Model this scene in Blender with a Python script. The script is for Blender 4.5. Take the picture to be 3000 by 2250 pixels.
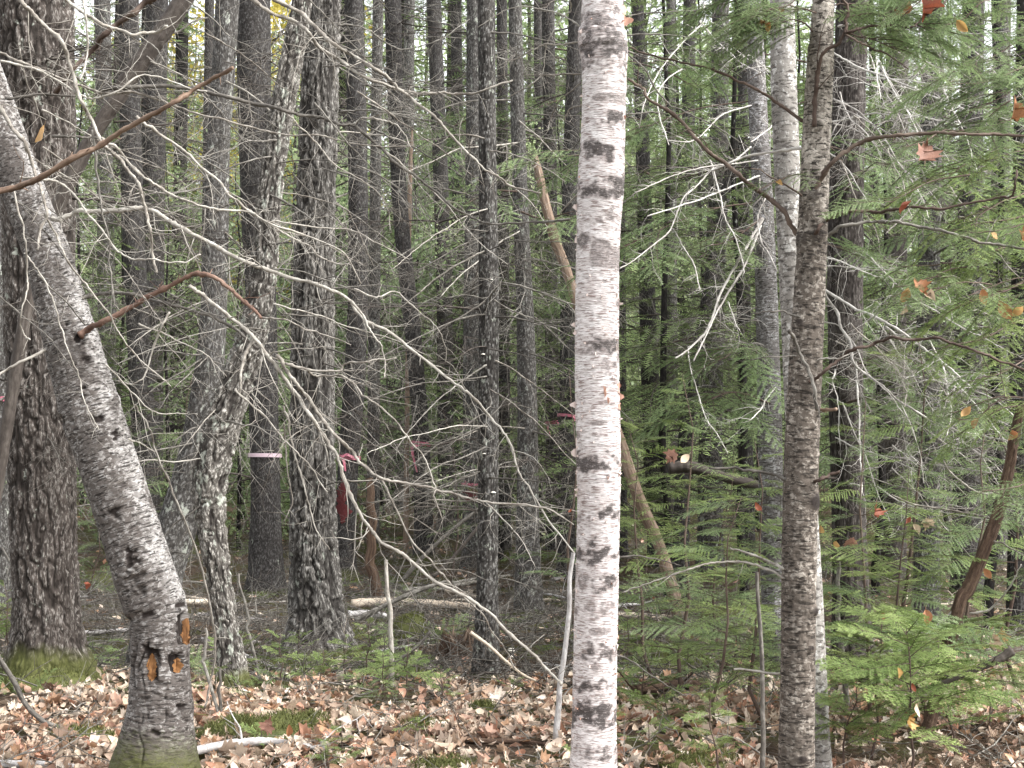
import bpy, math, random
import numpy as np
from mathutils import Vector, Matrix, Euler
from mathutils.bvhtree import BVHTree

sc = bpy.context.scene
for o in list(bpy.data.objects):
    bpy.data.objects.remove(o)
COL = sc.collection
R = math.radians

# ------------------------------------------------------------------ camera
# photo pixels are 3000 x 2250; focal length in those pixels
F, CX, CY, HOR, CAMZ = 4356.0, 1500.0, 1125.0, 1300.0, 1.5
TILT = math.atan((HOR - CY) / F)
cam = bpy.data.cameras.new('camera')
cam.sensor_width = 36.0
cam.lens = 36.0 * F / 3000.0
cam.clip_start = 0.05
cam.clip_end = 2000
camo = bpy.data.objects.new('camera', cam)
COL.objects.link(camo)
camo.location = (0, 0, CAMZ)
camo.rotation_euler = (math.pi / 2 + TILT, 0, 0)
sc.camera = camo

# ------------------------------------------------------------------ light
SUN_EL, SUN_AZ = 46.0, 112.0          # degrees; azimuth from +Y (view direction) towards +X
w = bpy.data.worlds.new('World')
sc.world = w
w.use_nodes = True
nt = w.node_tree
sky = nt.nodes.new('ShaderNodeTexSky')
sky.sky_type = 'NISHITA'
sky.sun_disc = False
sky.sun_elevation = R(SUN_EL)
sky.sun_rotation = R(SUN_AZ)
sky.air_density = 1.0
sky.dust_density = 3.0
sky.ozone_density = 1.0
hs = nt.nodes.new('ShaderNodeHueSaturation')      # cloud cover: an almost grey sky
hs.inputs['Saturation'].default_value = 0.12
bg = nt.nodes['Background']
nt.links.new(sky.outputs['Color'], hs.inputs['Color'])
nt.links.new(hs.outputs['Color'], bg.inputs['Color'])
bg.inputs['Strength'].default_value = 0.15
sun = bpy.data.lights.new('sun', 'SUN')
sun.energy = 1.5
sun.angle = R(25)
sun.color = (1.0, 0.97, 0.93)
suno = bpy.data.objects.new('sun', sun)
COL.objects.link(suno)
a, e = R(SUN_AZ), R(SUN_EL)
suno.rotation_euler = Vector((-math.sin(a) * math.cos(e), -math.cos(a) * math.cos(e), -math.sin(e))).to_track_quat('-Z', 'Y').to_euler()
suno.location = (6, 4, 14)
vs = sc.view_settings
sc.display_settings.display_device = 'sRGB'
vs.view_transform = 'Standard'
vs.look = 'None'
vs.exposure = 1.95
vs.gamma = 1.0
vs.use_curve_mapping = False
sc.cycles.max_bounces = 5
sc.cycles.diffuse_bounces = 3
sc.cycles.glossy_bounces = 1
sc.cycles.transmission_bounces = 3
sc.cycles.transparent_max_bounces = 4
sc.cycles.use_denoising = True
sc.cycles.denoising_prefilter = 'ACCURATE'

# ------------------------------------------------------------------ pixels to places
def P(x, y, d):
    """point of the ray through photo pixel (x, y) at distance d along the view axis on the ground"""
    cx, cz = (x - CX) / F, (CY - y) / F
    fy = math.cos(TILT) - cz * math.sin(TILT)
    fz = math.sin(TILT) + cz * math.cos(TILT)
    s = d / fy
    return np.array((cx * s, d, CAMZ + fz * s))

def PX(V):
    """photo pixels of world points"""
    q = np.asarray(V, float) - np.array((0, 0, CAMZ))
    dep = q[:, 1] * math.cos(TILT) + q[:, 2] * math.sin(TILT)
    up = -q[:, 1] * math.sin(TILT) + q[:, 2] * math.cos(TILT)
    return np.stack((CX + F * q[:, 0] / dep, CY - F * up / dep), 1)

# ------------------------------------------------------------------ noise
def _h(i, j, k, seed):
    n = (i.astype(np.int64) * 374761393 + j.astype(np.int64) * 668265263 + k.astype(np.int64) * 2147483647 + seed * 974711) & 0xffffffff
    n = ((n ^ (n >> 13)) * 1274126177) & 0xffffffff
    n = ((n ^ (n >> 16)) * 2246822519) & 0xffffffff
    return ((n ^ (n >> 15)) & 0xffffff) / 16777215.0

def vn(p, seed=0):
    p = np.asarray(p, float)
    f = np.floor(p)
    u = p - f
    u = u * u * (3 - 2 * u)
    i, j, k = f[:, 0], f[:, 1], f[:, 2]
    r = 0
    for a in (0, 1):
        wa = u[:, 0] if a else 1 - u[:, 0]
        for b in (0, 1):
            wb = u[:, 1] if b else 1 - u[:, 1]
            for c in (0, 1):
                wc = u[:, 2] if c else 1 - u[:, 2]
                r = r + wa * wb * wc * _h(i + a, j + b, k + c, seed)
    return r

def fbm(p, seed=0, o=3):
    p = np.asarray(p, float)
    s, am, t = 0, 1.0, 0
    for q in range(o):
        s = s + am * vn(p * 2.03 ** q + 7.3 * q, seed + q)
        t += am
        am *= .5
    return s / t

def sstep(a, b, x):
    t = np.clip((x - a) / (b - a), 0, 1)
    return t * t * (3 - 2 * t)

def gz(x, y):
    """height of the forest floor"""
    x = np.atleast_1d(np.asarray(x, float)); y = np.atleast_1d(np.asarray(y, float))
    p = np.stack((x, y, 0 * x), 1)
    h = (fbm(p * .55, 3, 2) - .5) * .16 + (fbm(p * 2.6, 9, 2) - .5) * .07
    h = h * sstep(3, 7, y)
    # hollow behind the leafy rise, then slow climb into the woods
    h = h - .10 * sstep(9.0, 10.5, y) + .012 * np.clip(y - 14, 0, 40)
    return h

_GX, _GY = np.arange(-20, 20.01, .08), np.arange(2, 82.01, .08)
_a, _b = np.meshgrid(_GX, _GY)
_GZ = gz(_a.ravel(), _b.ravel()).reshape(len(_GY), len(_GX))

def gz1(x, y):
    u, v = (x + 20) / .08, (y - 2) / .08
    i, j = int(u), int(v)
    if not (0 <= i < len(_GX) - 1 and 0 <= j < len(_GY) - 1):
        return float(gz(x, y)[0])
    u -= i; v -= j
    return float((_GZ[j, i] * (1 - u) + _GZ[j, i + 1] * u) * (1 - v) + (_GZ[j + 1, i] * (1 - u) + _GZ[j + 1, i + 1] * u) * v)

def ground_at(x, y):
    """where the ray of a pixel meets the floor"""
    u = (CAMZ - P(x, y, 1.0)[2])
    d = CAMZ / u
    for _ in range(5):
        p = P(x, y, d)
        d = .5 * d + .5 * (CAMZ - gz1(p[0], d)) / u
    p = P(x, y, d)
    p[2] = gz1(p[0], p[1])
    return p

# ------------------------------------------------------------------ mesh building
class MB:
    def __init__(s):
        s.V, s.Q, s.T, s.A, s.n = [], [], [], {}, 0
    def add(s, V, Q=None, T=None, **attrs):
        V = np.asarray(V, float)
        if Q is not None and len(Q): s.Q.append(np.asarray(Q, np.int64) + s.n)
        if T is not None and len(T): s.T.append(np.asarray(T, np.int64) + s.n)
        s.V.append(V)
        for k, v in attrs.items():
            s.A.setdefault(k, []).append((s.n, np.asarray(v, float)))
        s.n += len(V)
    def verts(s):
        return np.concatenate(s.V) if s.V else np.zeros((0, 3))
    def mesh(s, name, mat=None, org=None, flat=False):
        V = s.verts()
        if org is not None: V = V - np.asarray(org)
        me = bpy.data.meshes.new(name)
        me.vertices.add(len(V))
        me.vertices.foreach_set('co', V.astype(np.float32).ravel())
        Q = np.concatenate(s.Q) if s.Q else np.zeros((0, 4), np.int64)
        T = np.concatenate(s.T) if s.T else np.zeros((0, 3), np.int64)
        idx = np.concatenate((Q.ravel(), T.ravel())).astype(np.int32)
        me.loops.add(len(idx))
        me.loops.foreach_set('vertex_index', idx)
        st = np.concatenate((np.arange(len(Q)) * 4, len(Q) * 4 + np.arange(len(T)) * 3)).astype(np.int32)
        me.polygons.add(len(st))
        me.polygons.foreach_set('loop_start', st)
        if flat:
            at = me.attributes.new('sharp_face', 'BOOLEAN', 'FACE')
            at.data.foreach_set('value', np.ones(len(st), bool))
        for k, lst in s.A.items():
            if lst[0][1].ndim == 2:
                arr = np.zeros((len(V), 3), np.float32)
                for o, v in lst: arr[o:o + len(v)] = v
                at = me.attributes.new(k, 'FLOAT_VECTOR', 'POINT')
                at.data.foreach_set('vector', arr.ravel())
            else:
                arr = np.zeros(len(V), np.float32)
                for o, v in lst: arr[o:o + len(v)] = v
                at = me.attributes.new(k, 'FLOAT', 'POINT')
                at.data.foreach_set('value', arr)
        me.update(calc_edges=True)
        if mat: me.materials.append(mat)
        return me

def link(name, me, parent=None, loc=None, rot=None, scale=None):
    o = bpy.data.objects.new(name, me)
    COL.objects.link(o)
    if parent is not None: o.parent = parent
    if loc is not None: o.location = loc
    if rot is not None: o.rotation_euler = rot
    if scale is not None: o.scale = (scale,) * 3 if np.isscalar(scale) else scale
    return o

def tag(o, label, cat, group=None, kind=None):
    if label: o['label'] = label
    if cat: o['category'] = cat
    if group: o['group'] = group
    if kind: o['kind'] = kind
    return o

def thing(name, label, cat, loc, group=None, rotz=0.0):
    o = bpy.data.objects.new(name, None)
    COL.objects.link(o)
    o.empty_display_size = .1
    o.location = loc
    o.rotation_euler = (0, 0, rotz)
    return tag(o, label, cat, group)

def crom(p, per=8):
    """Catmull-Rom through rows of p"""
    p = np.asarray(p, float)
    if len(p) < 3:
        t = np.linspace(0, 1, per + 1)[:, None]
        return p[0] * (1 - t) + p[-1] * t
    e = np.vstack((2 * p[0] - p[1], p, 2 * p[-1] - p[-2]))
    out = []
    t = np.linspace(0, 1, per, endpoint=False)[:, None]
    for i in range(1, len(e) - 2):
        a, b, c, d = e[i - 1], e[i], e[i + 1], e[i + 2]
        out.append(.5 * ((2 * b) + (c - a) * t + (2 * a - 5 * b + 4 * c - d) * t ** 2 + (3 * b - a - 3 * c + d) * t ** 3))
    out.append(p[-1:])
    return np.vstack(out)

def frames(pts):
    t = np.gradient(pts, axis=0)
    t /= np.linalg.norm(t, axis=1)[:, None] + 1e-9
    m = np.abs(t.mean(0))
    ref = np.zeros(3); ref[int(np.argmin(m))] = 1
    n = np.cross(t, ref)
    n /= np.linalg.norm(n, axis=1)[:, None] + 1e-9
    b = np.cross(t, n)
    return t, n, b

def tube(mb, pts, rad, sides=4, s0=0.0, **att):
    pts = np.asarray(pts, float)
    k = len(pts)
    rad = np.broadcast_to(np.asarray(rad, float), (k,))
    t, n, b = frames(pts)
    an = np.arange(sides) * 2 * math.pi / sides
    ca, sa = np.cos(an), np.sin(an)
    ring = n[:, None, :] * ca[None, :, None] + b[:, None, :] * sa[None, :, None]
    V = pts[:, None, :] + ring * rad[:, None, None]
    s = np.concatenate(([0], np.cumsum(np.linalg.norm(np.diff(pts, axis=0), axis=1)))) + s0
    r0 = float(rad.mean())
    bk = np.stack(np.broadcast_arrays((ca * r0)[None, :], (sa * r0)[None, :], s[:, None]), -1).reshape(-1, 3)
    i = np.arange(k - 1)[:, None] * sides + np.arange(sides)[None, :]
    j = np.arange(k - 1)[:, None] * sides + (np.arange(sides)[None, :] + 1) % sides
    Q = np.stack((i, j, j + sides, i + sides), -1).reshape(-1, 4)
    T = []
    if sides > 2:
        for o, rev in ((0, True), ((k - 1) * sides, False)):
            for q in range(1, sides - 1):
                f = (o, o + q, o + q + 1)
                T.append(f[::-1] if rev else f)
    extra = {kk: np.full(k * sides, v) for kk, v in att.items()}
    mb.add(V.reshape(-1, 3), Q, T, bk=bk, **extra)

def nrm(v):
    return v / (np.linalg.norm(v) + 1e-9)

def twig(mb, p, d, L, r, rng, level=1, droop=.25, sides=3, kink=.19, **att):
    """a tapering, kinked twig with side twigs"""
    n = 6 if L > .2 else 5 if L > .12 else 4
    pts = [np.array(p)]
    d = nrm(np.array(d, float))
    st = L / (n - 1)
    dirs = [d]
    for i in range(n - 1):
        d = nrm(d + rng.normal(0, kink, 3) + np.array((0, 0, -droop * st * 2.2)))
        pts.append(pts[-1] + d * st)
        dirs.append(d)
    pts = np.array(pts)
    tube(mb, pts, np.linspace(r, r * .35, n), sides, rng.uniform(0, 9), **att)
    if level > 0:
        m = max(1, int(L / .085))
        for q in range(m):
            u = rng.uniform(.15, .97) * (n - 1)
            i = min(int(u), n - 2)
            pp = pts[i] + (pts[i + 1] - pts[i]) * (u - i)
            side = nrm(np.cross(dirs[i], rng.normal(0, 1, 3)))
            dd = nrm(dirs[i] * rng.uniform(.3, .9) + side * rng.uniform(.5, 1))
            twig(mb, pp, dd, L * rng.uniform(.22, .5), r * .55, rng, level - 1, droop, 3, kink, **att)
# ------------------------------------------------------------------ materials
def new_mat(name):
    m = bpy.data.materials.new(name)
    m.use_nodes = True
    nt = m.node_tree
    nt.nodes.clear()
    out = nt.nodes.new('ShaderNodeOutputMaterial')
    return m, nt, out

class NT:
    """small helper round a node tree"""
    def __init__(s, nt): s.t = nt
    def n(s, kind, **kw):
        x = s.t.nodes.new(kind)
        for k, v in kw.items():
            if k in x.inputs: s.set(x.inputs[k], v)
            else: setattr(x, k, v)
        return x
    def set(s, inp, v):
        if hasattr(v, 'is_output'): s.t.links.new(v, inp)
        else:
            if inp.type == 'RGBA' and len(v) == 3: v = (*v, 1)
            inp.default_value = v
    def attr(s, name, vec=False):
        x = s.n('ShaderNodeAttribute', attribute_name=name)
        return x.outputs['Vector' if vec else 'Fac']
    def scale(s, vec, sx, sy, sz):
        x = s.n('ShaderNodeVectorMath', operation='MULTIPLY')
        s.set(x.inputs[0], vec); x.inputs[1].default_value = (sx, sy, sz)
        return x.outputs[0]
    def noise(s, vec, scale=1.0, detail=4, rough=.6, dist=0.0):
        x = s.n('ShaderNodeTexNoise', Scale=scale, Detail=detail, Roughness=rough, Distortion=dist)
        s.set(x.inputs['Vector'], vec)
        return x.outputs['Fac']
    def rng(s, v, a, b, c=0.0, d=1.0):
        x = s.n('ShaderNodeMapRange')
        s.set(x.inputs[0], v)
        for i, q in enumerate((a, b, c, d)): x.inputs[i + 1].default_value = q
        return x.outputs[0]
    def math(s, op, a, b=0.0):
        x = s.n('ShaderNodeMath', operation=op)
        s.set(x.inputs[0], a); s.set(x.inputs[1], b)
        return x.outputs[0]
    def mix(s, f, a, b, mode='MIX'):
        x = s.n('ShaderNodeMix', data_type='RGBA', blend_type=mode)
        s.set(x.inputs[0], f); s.set(x.inputs[6], a); s.set(x.inputs[7], b)
        return x.outputs[2]
    def ramp(s, f, stops, interp='LINEAR'):
        x = s.n('ShaderNodeValToRGB')
        s.set(x.inputs[0], f)
        cr = x.color_ramp
        cr.interpolation = interp
        while len(cr.elements) < len(stops): cr.elements.new(.5)
        for e, (p, c) in zip(cr.elements, stops):
            e.position = p; e.color = (*c, 1)
        return x.outputs[0]
    def bump(s, h, dist=.01, strength=1.0):
        x = s.n('ShaderNodeBump', Strength=strength, Distance=dist)
        s.set(x.inputs['Height'], h)
        return x.outputs[0]
    def bsdf(s, out, col, rough=.85, normal=None, spec=.25):
        x = s.n('ShaderNodeBsdfPrincipled', Roughness=rough)
        s.set(x.inputs['Base Color'], col)
        x.inputs['Specular IOR Level'].default_value = spec
        if normal is not None: s.set(x.inputs['Normal'], normal)
        s.t.links.new(x.outputs[0], out.inputs['Surface'])
        return x

MOSS = ((.0, (.025, .026, .01)), (.5, (.065, .07, .022)), (1, (.14, .145, .05)))

def mat_bark(name, plate, fissure, pale, lich=.62, stretch=(60, 60, 14), fine=(140, 140, 60), bumpd=.006, tone=.35, lichen_col=(.36, .38, .33)):
    """rough bark: plate tops and inner bark by the built relief h, lichen spots, moss by attribute"""
    m, nt, out = new_mat(name); g = NT(nt)
    bk = g.attr('bk', True)
    h = g.attr('h')
    mid = g.noise(g.scale(bk, *stretch), 1, 5, .62, .4)
    fin = g.noise(g.scale(bk, *fine), 1, 4, .65)
    big = g.noise(g.scale(bk, 3.2, 3.2, 1.6), 1, 3, .6)
    k = g.math('MULTIPLY', g.rng(mid, .38, .60), .5)
    k = g.math('ADD', k, g.math('MULTIPLY', g.rng(h, .18, .62), .55))
    col = g.mix(k, fissure, plate)
    col = g.mix(g.math('MULTIPLY', g.math('MULTIPLY', g.rng(fin, .50, .62), g.rng(h, .25, .6)), .9), col, pale)
    col = g.mix(g.rng(big, .3, .75, 0, tone), col, fissure)
    lic = g.noise(g.scale(bk, 16, 16, 9), 1, 5, .7)
    col = g.mix(g.math('MULTIPLY', g.rng(lic, lich, lich + .05), .75), col, lichen_col)
    mo = g.attr('moss')
    mcol = g.ramp(fin, MOSS)
    col = g.mix(g.math('MULTIPLY', g.rng(g.math('ADD', mo, g.math('MULTIPLY', big, .7)), .75, 1.0), .92), col, mcol)
    hh = g.math('ADD', g.math('MULTIPLY', mid, .7), g.math('MULTIPLY', fin, .45))
    g.bsdf(out, col, .9, g.bump(hh, bumpd, 1.0), .15)
    return m

def mat_birch():
    m, nt, out = new_mat('paper_birch_bark'); g = NT(nt)
    bk = g.attr('bk', True)
    dark = g.attr('dark')
    h = g.attr('h')
    base = g.noise(g.scale(bk, 14, 14, 40), 1, 5, .6)
    big = g.noise(g.scale(bk, 5, 5, 6), 1, 4, .65)
    line = g.noise(g.scale(bk, 24, 24, 190), 1, 3, .55, .25)
    line2 = g.noise(g.scale(bk, 42, 42, 330), 1, 3, .6, .2)
    col = g.ramp(base, ((.25, (.47, .425, .415)), (.5, (.63, .59, .58)), (.75, (.76, .74, .735))))
    col = g.mix(g.rng(big, .54, .72, 0, .45), col, (.44, .35, .325))
    col = g.mix(g.rng(line, .53, .61, 0, .85), col, (.19, .135, .12))
    col = g.mix(g.rng(line2, .54, .62, 0, .6), col, (.16, .12, .11))
    col = g.mix(g.rng(h, .0, .30, .45, 0), col, (.20, .14, .12))
    sp = g.noise(g.scale(bk, 60, 60, 120), 1, 4, .7)
    col = g.mix(g.rng(dark, .03, .45, 0, .6), col, (.30, .25, .235))
    dk = g.math('ADD', dark, g.math('MULTIPLY', g.math('SUBTRACT', sp, .5), 1.6))
    dcol = g.mix(g.rng(sp, .58, .66), (.042, .035, .033), (.30, .265, .255))
    col = g.mix(g.math('MULTIPLY', g.rng(dk, .28, .80), .92), col, dcol)
    hh = g.math('ADD', g.math('MULTIPLY', line, .8), g.math('MULTIPLY', line2, .5))
    g.bsdf(out, col, .62, g.bump(hh, .005, 1.0), .3)
    return m

def mat_fir(name, base, dark, pale, palek=.5, zs=70, moss=True, ring=.45):
    """smooth ringed bark of fir and young spruce: short cross cracks, pale scaly patches"""
    m, nt, out = new_mat(name); g = NT(nt)
    bk = g.attr('bk', True)
    h = g.attr('h')
    dk = g.attr('dark')
    pl = g.attr('pale')
    cr = g.noise(g.scale(bk, 26, 26, zs * 2.0), 1, 4, .6, .5)
    sc_ = g.noise(g.scale(bk, 45, 45, zs), 1, 5, .68, .5)
    big = g.noise(g.scale(bk, 6, 6, 5), 1, 4, .65)
    fin = g.noise(g.scale(bk, 150, 150, 260), 1, 3, .6)
    col = g.mix(g.rng(big, .3, .7), g.mix(.35, base, dark), base)
    pk = g.math('ADD', g.math('MULTIPLY', g.rng(sc_, .48, .58), .62), pl)
    pm = g.math('MULTIPLY', pk, g.rng(big, .35, .6, .35, 1.0))
    col = g.mix(g.math('MINIMUM', g.rng(pm, .15, .85, 0, palek * 1.8), 1.0), col, pale)
    col = g.mix(g.math('MINIMUM', g.rng(cr, .51, .60, 0, ring * 2.1), .95), col, dark)
    col = g.mix(g.rng(fin, .6, .7, 0, .4), col, dark)
    col = g.mix(g.rng(h, .0, .4, .5, 0), col, dark)
    col = g.mix(g.rng(dk, .3, .8), col, (.022, .017, .015))
    mo = g.attr('moss')
    col = g.mix(g.math('MULTIPLY', g.rng(g.math('ADD', mo, g.math('MULTIPLY', sc_, .8)), .85, 1.15), .9), col, g.ramp(fin, MOSS))
    hh = g.math('ADD', g.math('MULTIPLY', sc_, .6), g.math('ADD', g.math('MULTIPLY', cr, -.5), g.math('MULTIPLY', fin, .25)))
    g.bsdf(out, col, .85, g.bump(hh, .005, 1.0), .2)
    return m

def mat_wood(name, stops, sc_=(40, 40, 5), rough=.8, bumpd=.003):
    m, nt, out = new_mat(name); g = NT(nt)
    bk = g.attr('bk', True)
    n1 = g.noise(g.scale(bk, *sc_), 1, 5, .65, .4)
    n2 = g.noise(g.scale(bk, 90, 90, 40), 1, 4, .65)
    oi = g.n('ShaderNodeObjectInfo').outputs['Random']
    f = g.math('ADD', g.math('MULTIPLY', n1, .75), g.math('MULTIPLY', n2, .3))
    f = g.math('ADD', f, g.math('MULTIPLY', g.math('SUBTRACT', oi, .5), .16))
    col = g.ramp(f, stops)
    mo = g.attr('moss')
    col = g.mix(g.rng(g.math('ADD', mo, n2), .95, 1.15), col, g.ramp(n2, MOSS))
    g.bsdf(out, col, rough, g.bump(g.math('ADD', n1, n2), bumpd), .2)
    return m

def mat_leafy(name, stops, trans=.35, rough=.55, jitter=.25):
    """foliage: colour by per-needle tint and per-bough chance, light passing through"""
    m, nt, out = new_mat(name); g = NT(nt)
    t = g.attr('tint')
    oi = g.n('ShaderNodeObjectInfo').outputs['Random']
    f = g.math('ADD', g.math('MULTIPLY', t, 1 - jitter), g.math('MULTIPLY', oi, jitter))
    col = g.ramp(f, stops)
    d = g.n('ShaderNodeBsdfDiffuse'); g.set(d.inputs[0], col)
    tr = g.n('ShaderNodeBsdfTranslucent'); g.set(tr.inputs[0], col)
    gl = g.n('ShaderNodeBsdfGlossy', Roughness=rough); g.set(gl.inputs[0], (.5, .5, .5))
    mx = g.n('ShaderNodeMixShader'); mx.inputs[0].default_value = trans
    nt.links.new(d.outputs[0], mx.inputs[1]); nt.links.new(tr.outputs[0], mx.inputs[2])
    m2 = g.n('ShaderNodeMixShader'); m2.inputs[0].default_value = .04
    nt.links.new(mx.outputs[0], m2.inputs[1]); nt.links.new(gl.outputs[0], m2.inputs[2])
    nt.links.new(m2.outputs[0], out.inputs['Surface'])
    return m

def mat_deadleaf():
    m, nt, out = new_mat('fallen_leaf'); g = NT(nt)
    t = g.attr('tint')
    oi = g.n('ShaderNodeObjectInfo').outputs['Random']
    f = g.math('FRACT', g.math('ADD', t, oi))
    col = g.ramp(f, ((0, (.46, .355, .26)), (.10, (.66, .56, .46)), (.20, (.34, .21, .13)), (.31, (.75, .67, .58)), (.42, (.46, .27, .155)),
                     (.49, (.24, .15, .10)), (.58, (.60, .47, .37)), (.66, (.17, .11, .078)), (.75, (.52, .33, .25)), (.83, (.40, .19, .115)), (.91, (.68, .57, .45)), (1, (.46, .355, .26))))
    tc = g.n('ShaderNodeTexCoord').outputs['Object']
    n1 = g.noise(tc, 45, 4, .6)
    n2 = g.noise(tc, 160, 3, .6)
    col = g.mix(g.rng(n1, .5, .75, 0, .6), col, (.20, .12, .075))
    col = g.mix(g.rng(n2, .6, .7, 0, .5), col, (.13, .08, .05))
    b = g.bsdf(out, col, .6, g.bump(n1, .003), .3)
    tr = g.n('ShaderNodeBsdfTranslucent'); g.set(tr.inputs[0], col)
    mx = g.n('ShaderNodeMixShader'); mx.inputs[0].default_value = .22
    nt.links.new(b.outputs[0], mx.inputs[1]); nt.links.new(tr.outputs[0], mx.inputs[2])
    nt.links.new(mx.outputs[0], out.inputs['Surface'])
    return m

def mat_plainleaf(name, c1, c2):
    m, nt, out = new_mat(name); g = NT(nt)
    tc = g.n('ShaderNodeTexCoord').outputs['Object']
    col = g.mix(g.rng(g.noise(tc, 30, 4, .6), .35, .65), c1, c2)
    b = g.bsdf(out, col, .55, None, .3)
    tr = g.n('ShaderNodeBsdfTranslucent'); g.set(tr.inputs[0], col)
    mx = g.n('ShaderNodeMixShader'); mx.inputs[0].default_value = .35
    nt.links.new(b.outputs[0], mx.inputs[1]); nt.links.new(tr.outputs[0], mx.inputs[2])
    nt.links.new(mx.outputs[0], out.inputs['Surface'])
    return m

def mat_ground():
    m, nt, out = new_mat('forest_floor'); g = NT(nt)
    tc = g.n('ShaderNodeTexCoord').outputs['Object']
    n1 = g.noise(tc, 1.1, 5, .6)
    n2 = g.noise(tc, 28, 6, .7)
    n3 = g.noise(tc, 110, 4, .7)
    col = g.ramp(n2, ((.3, (.035, .024, .018)), (.48, (.085, .06, .042)), (.6, (.16, .115, .085)), (.75, (.26, .19, .14))))
    col = g.mix(g.rng(n3, .55, .72, 0, .6), col, (.24, .17, .12))
    mo = g.ramp(n3, MOSS)
    col = g.mix(g.math('MULTIPLY', g.rng(g.math('ADD', n1, g.math('MULTIPLY', n2, .35)), .64, .74), .85), col, mo)
    g.bsdf(out, col, .95, g.bump(g.math('ADD', n2, n3), .03), .1)
    return m

def mat_plain(name, col, rough=.5, var=.25, emit=0):
    m, nt, out = new_mat(name); g = NT(nt)
    tc = g.n('ShaderNodeTexCoord').outputs['Object']
    c = g.mix(g.rng(g.noise(tc, 60, 4, .6), .35, .7, 0, var), col, tuple(x * .45 for x in col))
    g.bsdf(out, c, rough, None, .4)
    return m

M = {}
M['shaggy'] = mat_bark('shaggy_grey_bark', (.098, .091, .083), (.012, .010, .009), (.36, .345, .32), .63, (60, 60, 11), (130, 130, 22))
M['brown'] = mat_bark('brown_furrowed_bark', (.078, .065, .057), (.012, .0095, .008), (.27, .25, .23), .64, (55, 55, 13), (120, 120, 30))
M['curved'] = mat_bark('plated_grey_bark', (.12, .11, .097), (.016, .013, .012), (.44, .42, .385), .57, (55, 55, 18), (120, 120, 45))
M['dark'] = mat_bark('dark_scaly_bark', (.040, .036, .034), (.009, .008, .0075), (.13, .126, .122), .66, (42, 42, 16), (85, 85, 34))
M['midgrey'] = mat_bark('mid_grey_bark', (.066, .061, .056), (.013, .0115, .0105), (.24, .235, .225), .60, (42, 42, 15), (85, 85, 34))
M['russet'] = mat_bark('russet_stringy_bark', (.062, .053, .048), (.013, .0105, .0095), (.16, .147, .137), .70, (60, 60, 10), (130, 130, 30))
M['birch'] = mat_birch()
M['fir'] = mat_fir('grey_fir_bark', (.115, .101, .092), (.024, .020, .018), (.40, .385, .37), .58, 62, ring=.45)
M['brownfir'] = mat_fir('brown_fir_bark', (.115, .096, .080), (.022, .018, .015), (.44, .40, .35), .5, 52, ring=.45)
M['palefir'] = mat_fir('pale_grey_bark', (.26, .245, .225), (.055, .048, .044), (.56, .55, .53), .7, 34, ring=.42)
M['spottedfir'] = mat_fir('spotted_grey_bark', (.15, .14, .135), (.035, .03, .028), (.50, .50, .51), .55, 60)
M['palewood'] = mat_wood('pale_dead_twig', ((.28, (.05, .043, .036)), (.42, (.15, .132, .113)), (.55, (.29, .268, .235)), (.70, (.42, .40, .36)), (.88, (.54, .535, .49))), (40, 40, 16))
M['whitewood'] = mat_wood('bleached_dead_twig', ((.25, (.10, .09, .08)), (.42, (.26, .24, .22)), (.58, (.46, .44, .41)), (.8, (.62, .61, .58))))
M['greywood'] = mat_wood('grey_dead_twig', ((.28, (.035, .031, .027)), (.5, (.11, .10, .088)), (.72, (.28, .265, .235))), (40, 40, 16))
M['darkwood'] = mat_wood('dark_dead_twig', ((.25, (.025, .02, .018)), (.5, (.06, .05, .043)), (.8, (.14, .125, .11))))
M['redwood'] = mat_wood('reddish_brown_limb', ((.25, (.075, .045, .036)), (.5, (.17, .105, .08)), (.75, (.33, .25, .20))))
M['brownlimb'] = mat_wood('brown_limb', ((.25, (.028, .019, .015)), (.5, (.075, .052, .042)), (.8, (.19, .15, .12))))
M['tanstick'] = mat_wood('peeled_tan_stick', ((.25, (.06, .04, .03)), (.42, (.15, .10, .072)), (.58, (.25, .18, .135)), (.8, (.38, .31, .25))), (50, 50, 7))
M['tanlog'] = mat_wood('weathered_tan_wood', ((.25, (.075, .05, .036)), (.42, (.13, .09, .066)), (.58, (.23, .17, .128)), (.8, (.37, .31, .25))), (45, 45, 4))
M['palelog'] = mat_wood('pale_barkless_log', ((.25, (.26, .20, .15)), (.5, (.47, .40, .32)), (.75, (.66, .60, .51))), (50, 50, 3))
M['greylog'] = mat_wood('lichened_grey_log', ((.22, (.10, .085, .08)), (.42, (.30, .28, .27)), (.65, (.52, .51, .50)), (.85, (.66, .66, .66))), (30, 30, 14))
M['rotlog'] = mat_wood('rotten_brown_log', ((.25, (.022, .014, .010)), (.5, (.075, .047, .033)), (.75, (.19, .13, .09))), (55, 55, 5), bumpd=.01)
M['wound'] = mat_wood('fresh_orange_wood', ((.26, (.03, .016, .009)), (.42, (.15, .07, .028)), (.58, (.30, .15, .06)), (.8, (.40, .235, .115))), (110, 110, 7))
M['firgreen'] = mat_leafy('bright_fir_needles', ((0, (.06, .105, .03)), (.4, (.17, .245, .075)), (.75, (.29, .37, .13)), (1, (.42, .49, .21))), .35, .55, .45)
M['hemgreen'] = mat_leafy('hemlock_needles', ((0, (.08, .122, .045)), (.45, (.185, .25, .095)), (.8, (.275, .35, .145)), (1, (.37, .44, .205))))
M['hemlight'] = mat_leafy('pale_hemlock_needles', ((0, (.085, .135, .055)), (.45, (.19, .27, .12)), (.8, (.30, .39, .19)), (1, (.40, .49, .27))), .42)
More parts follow.
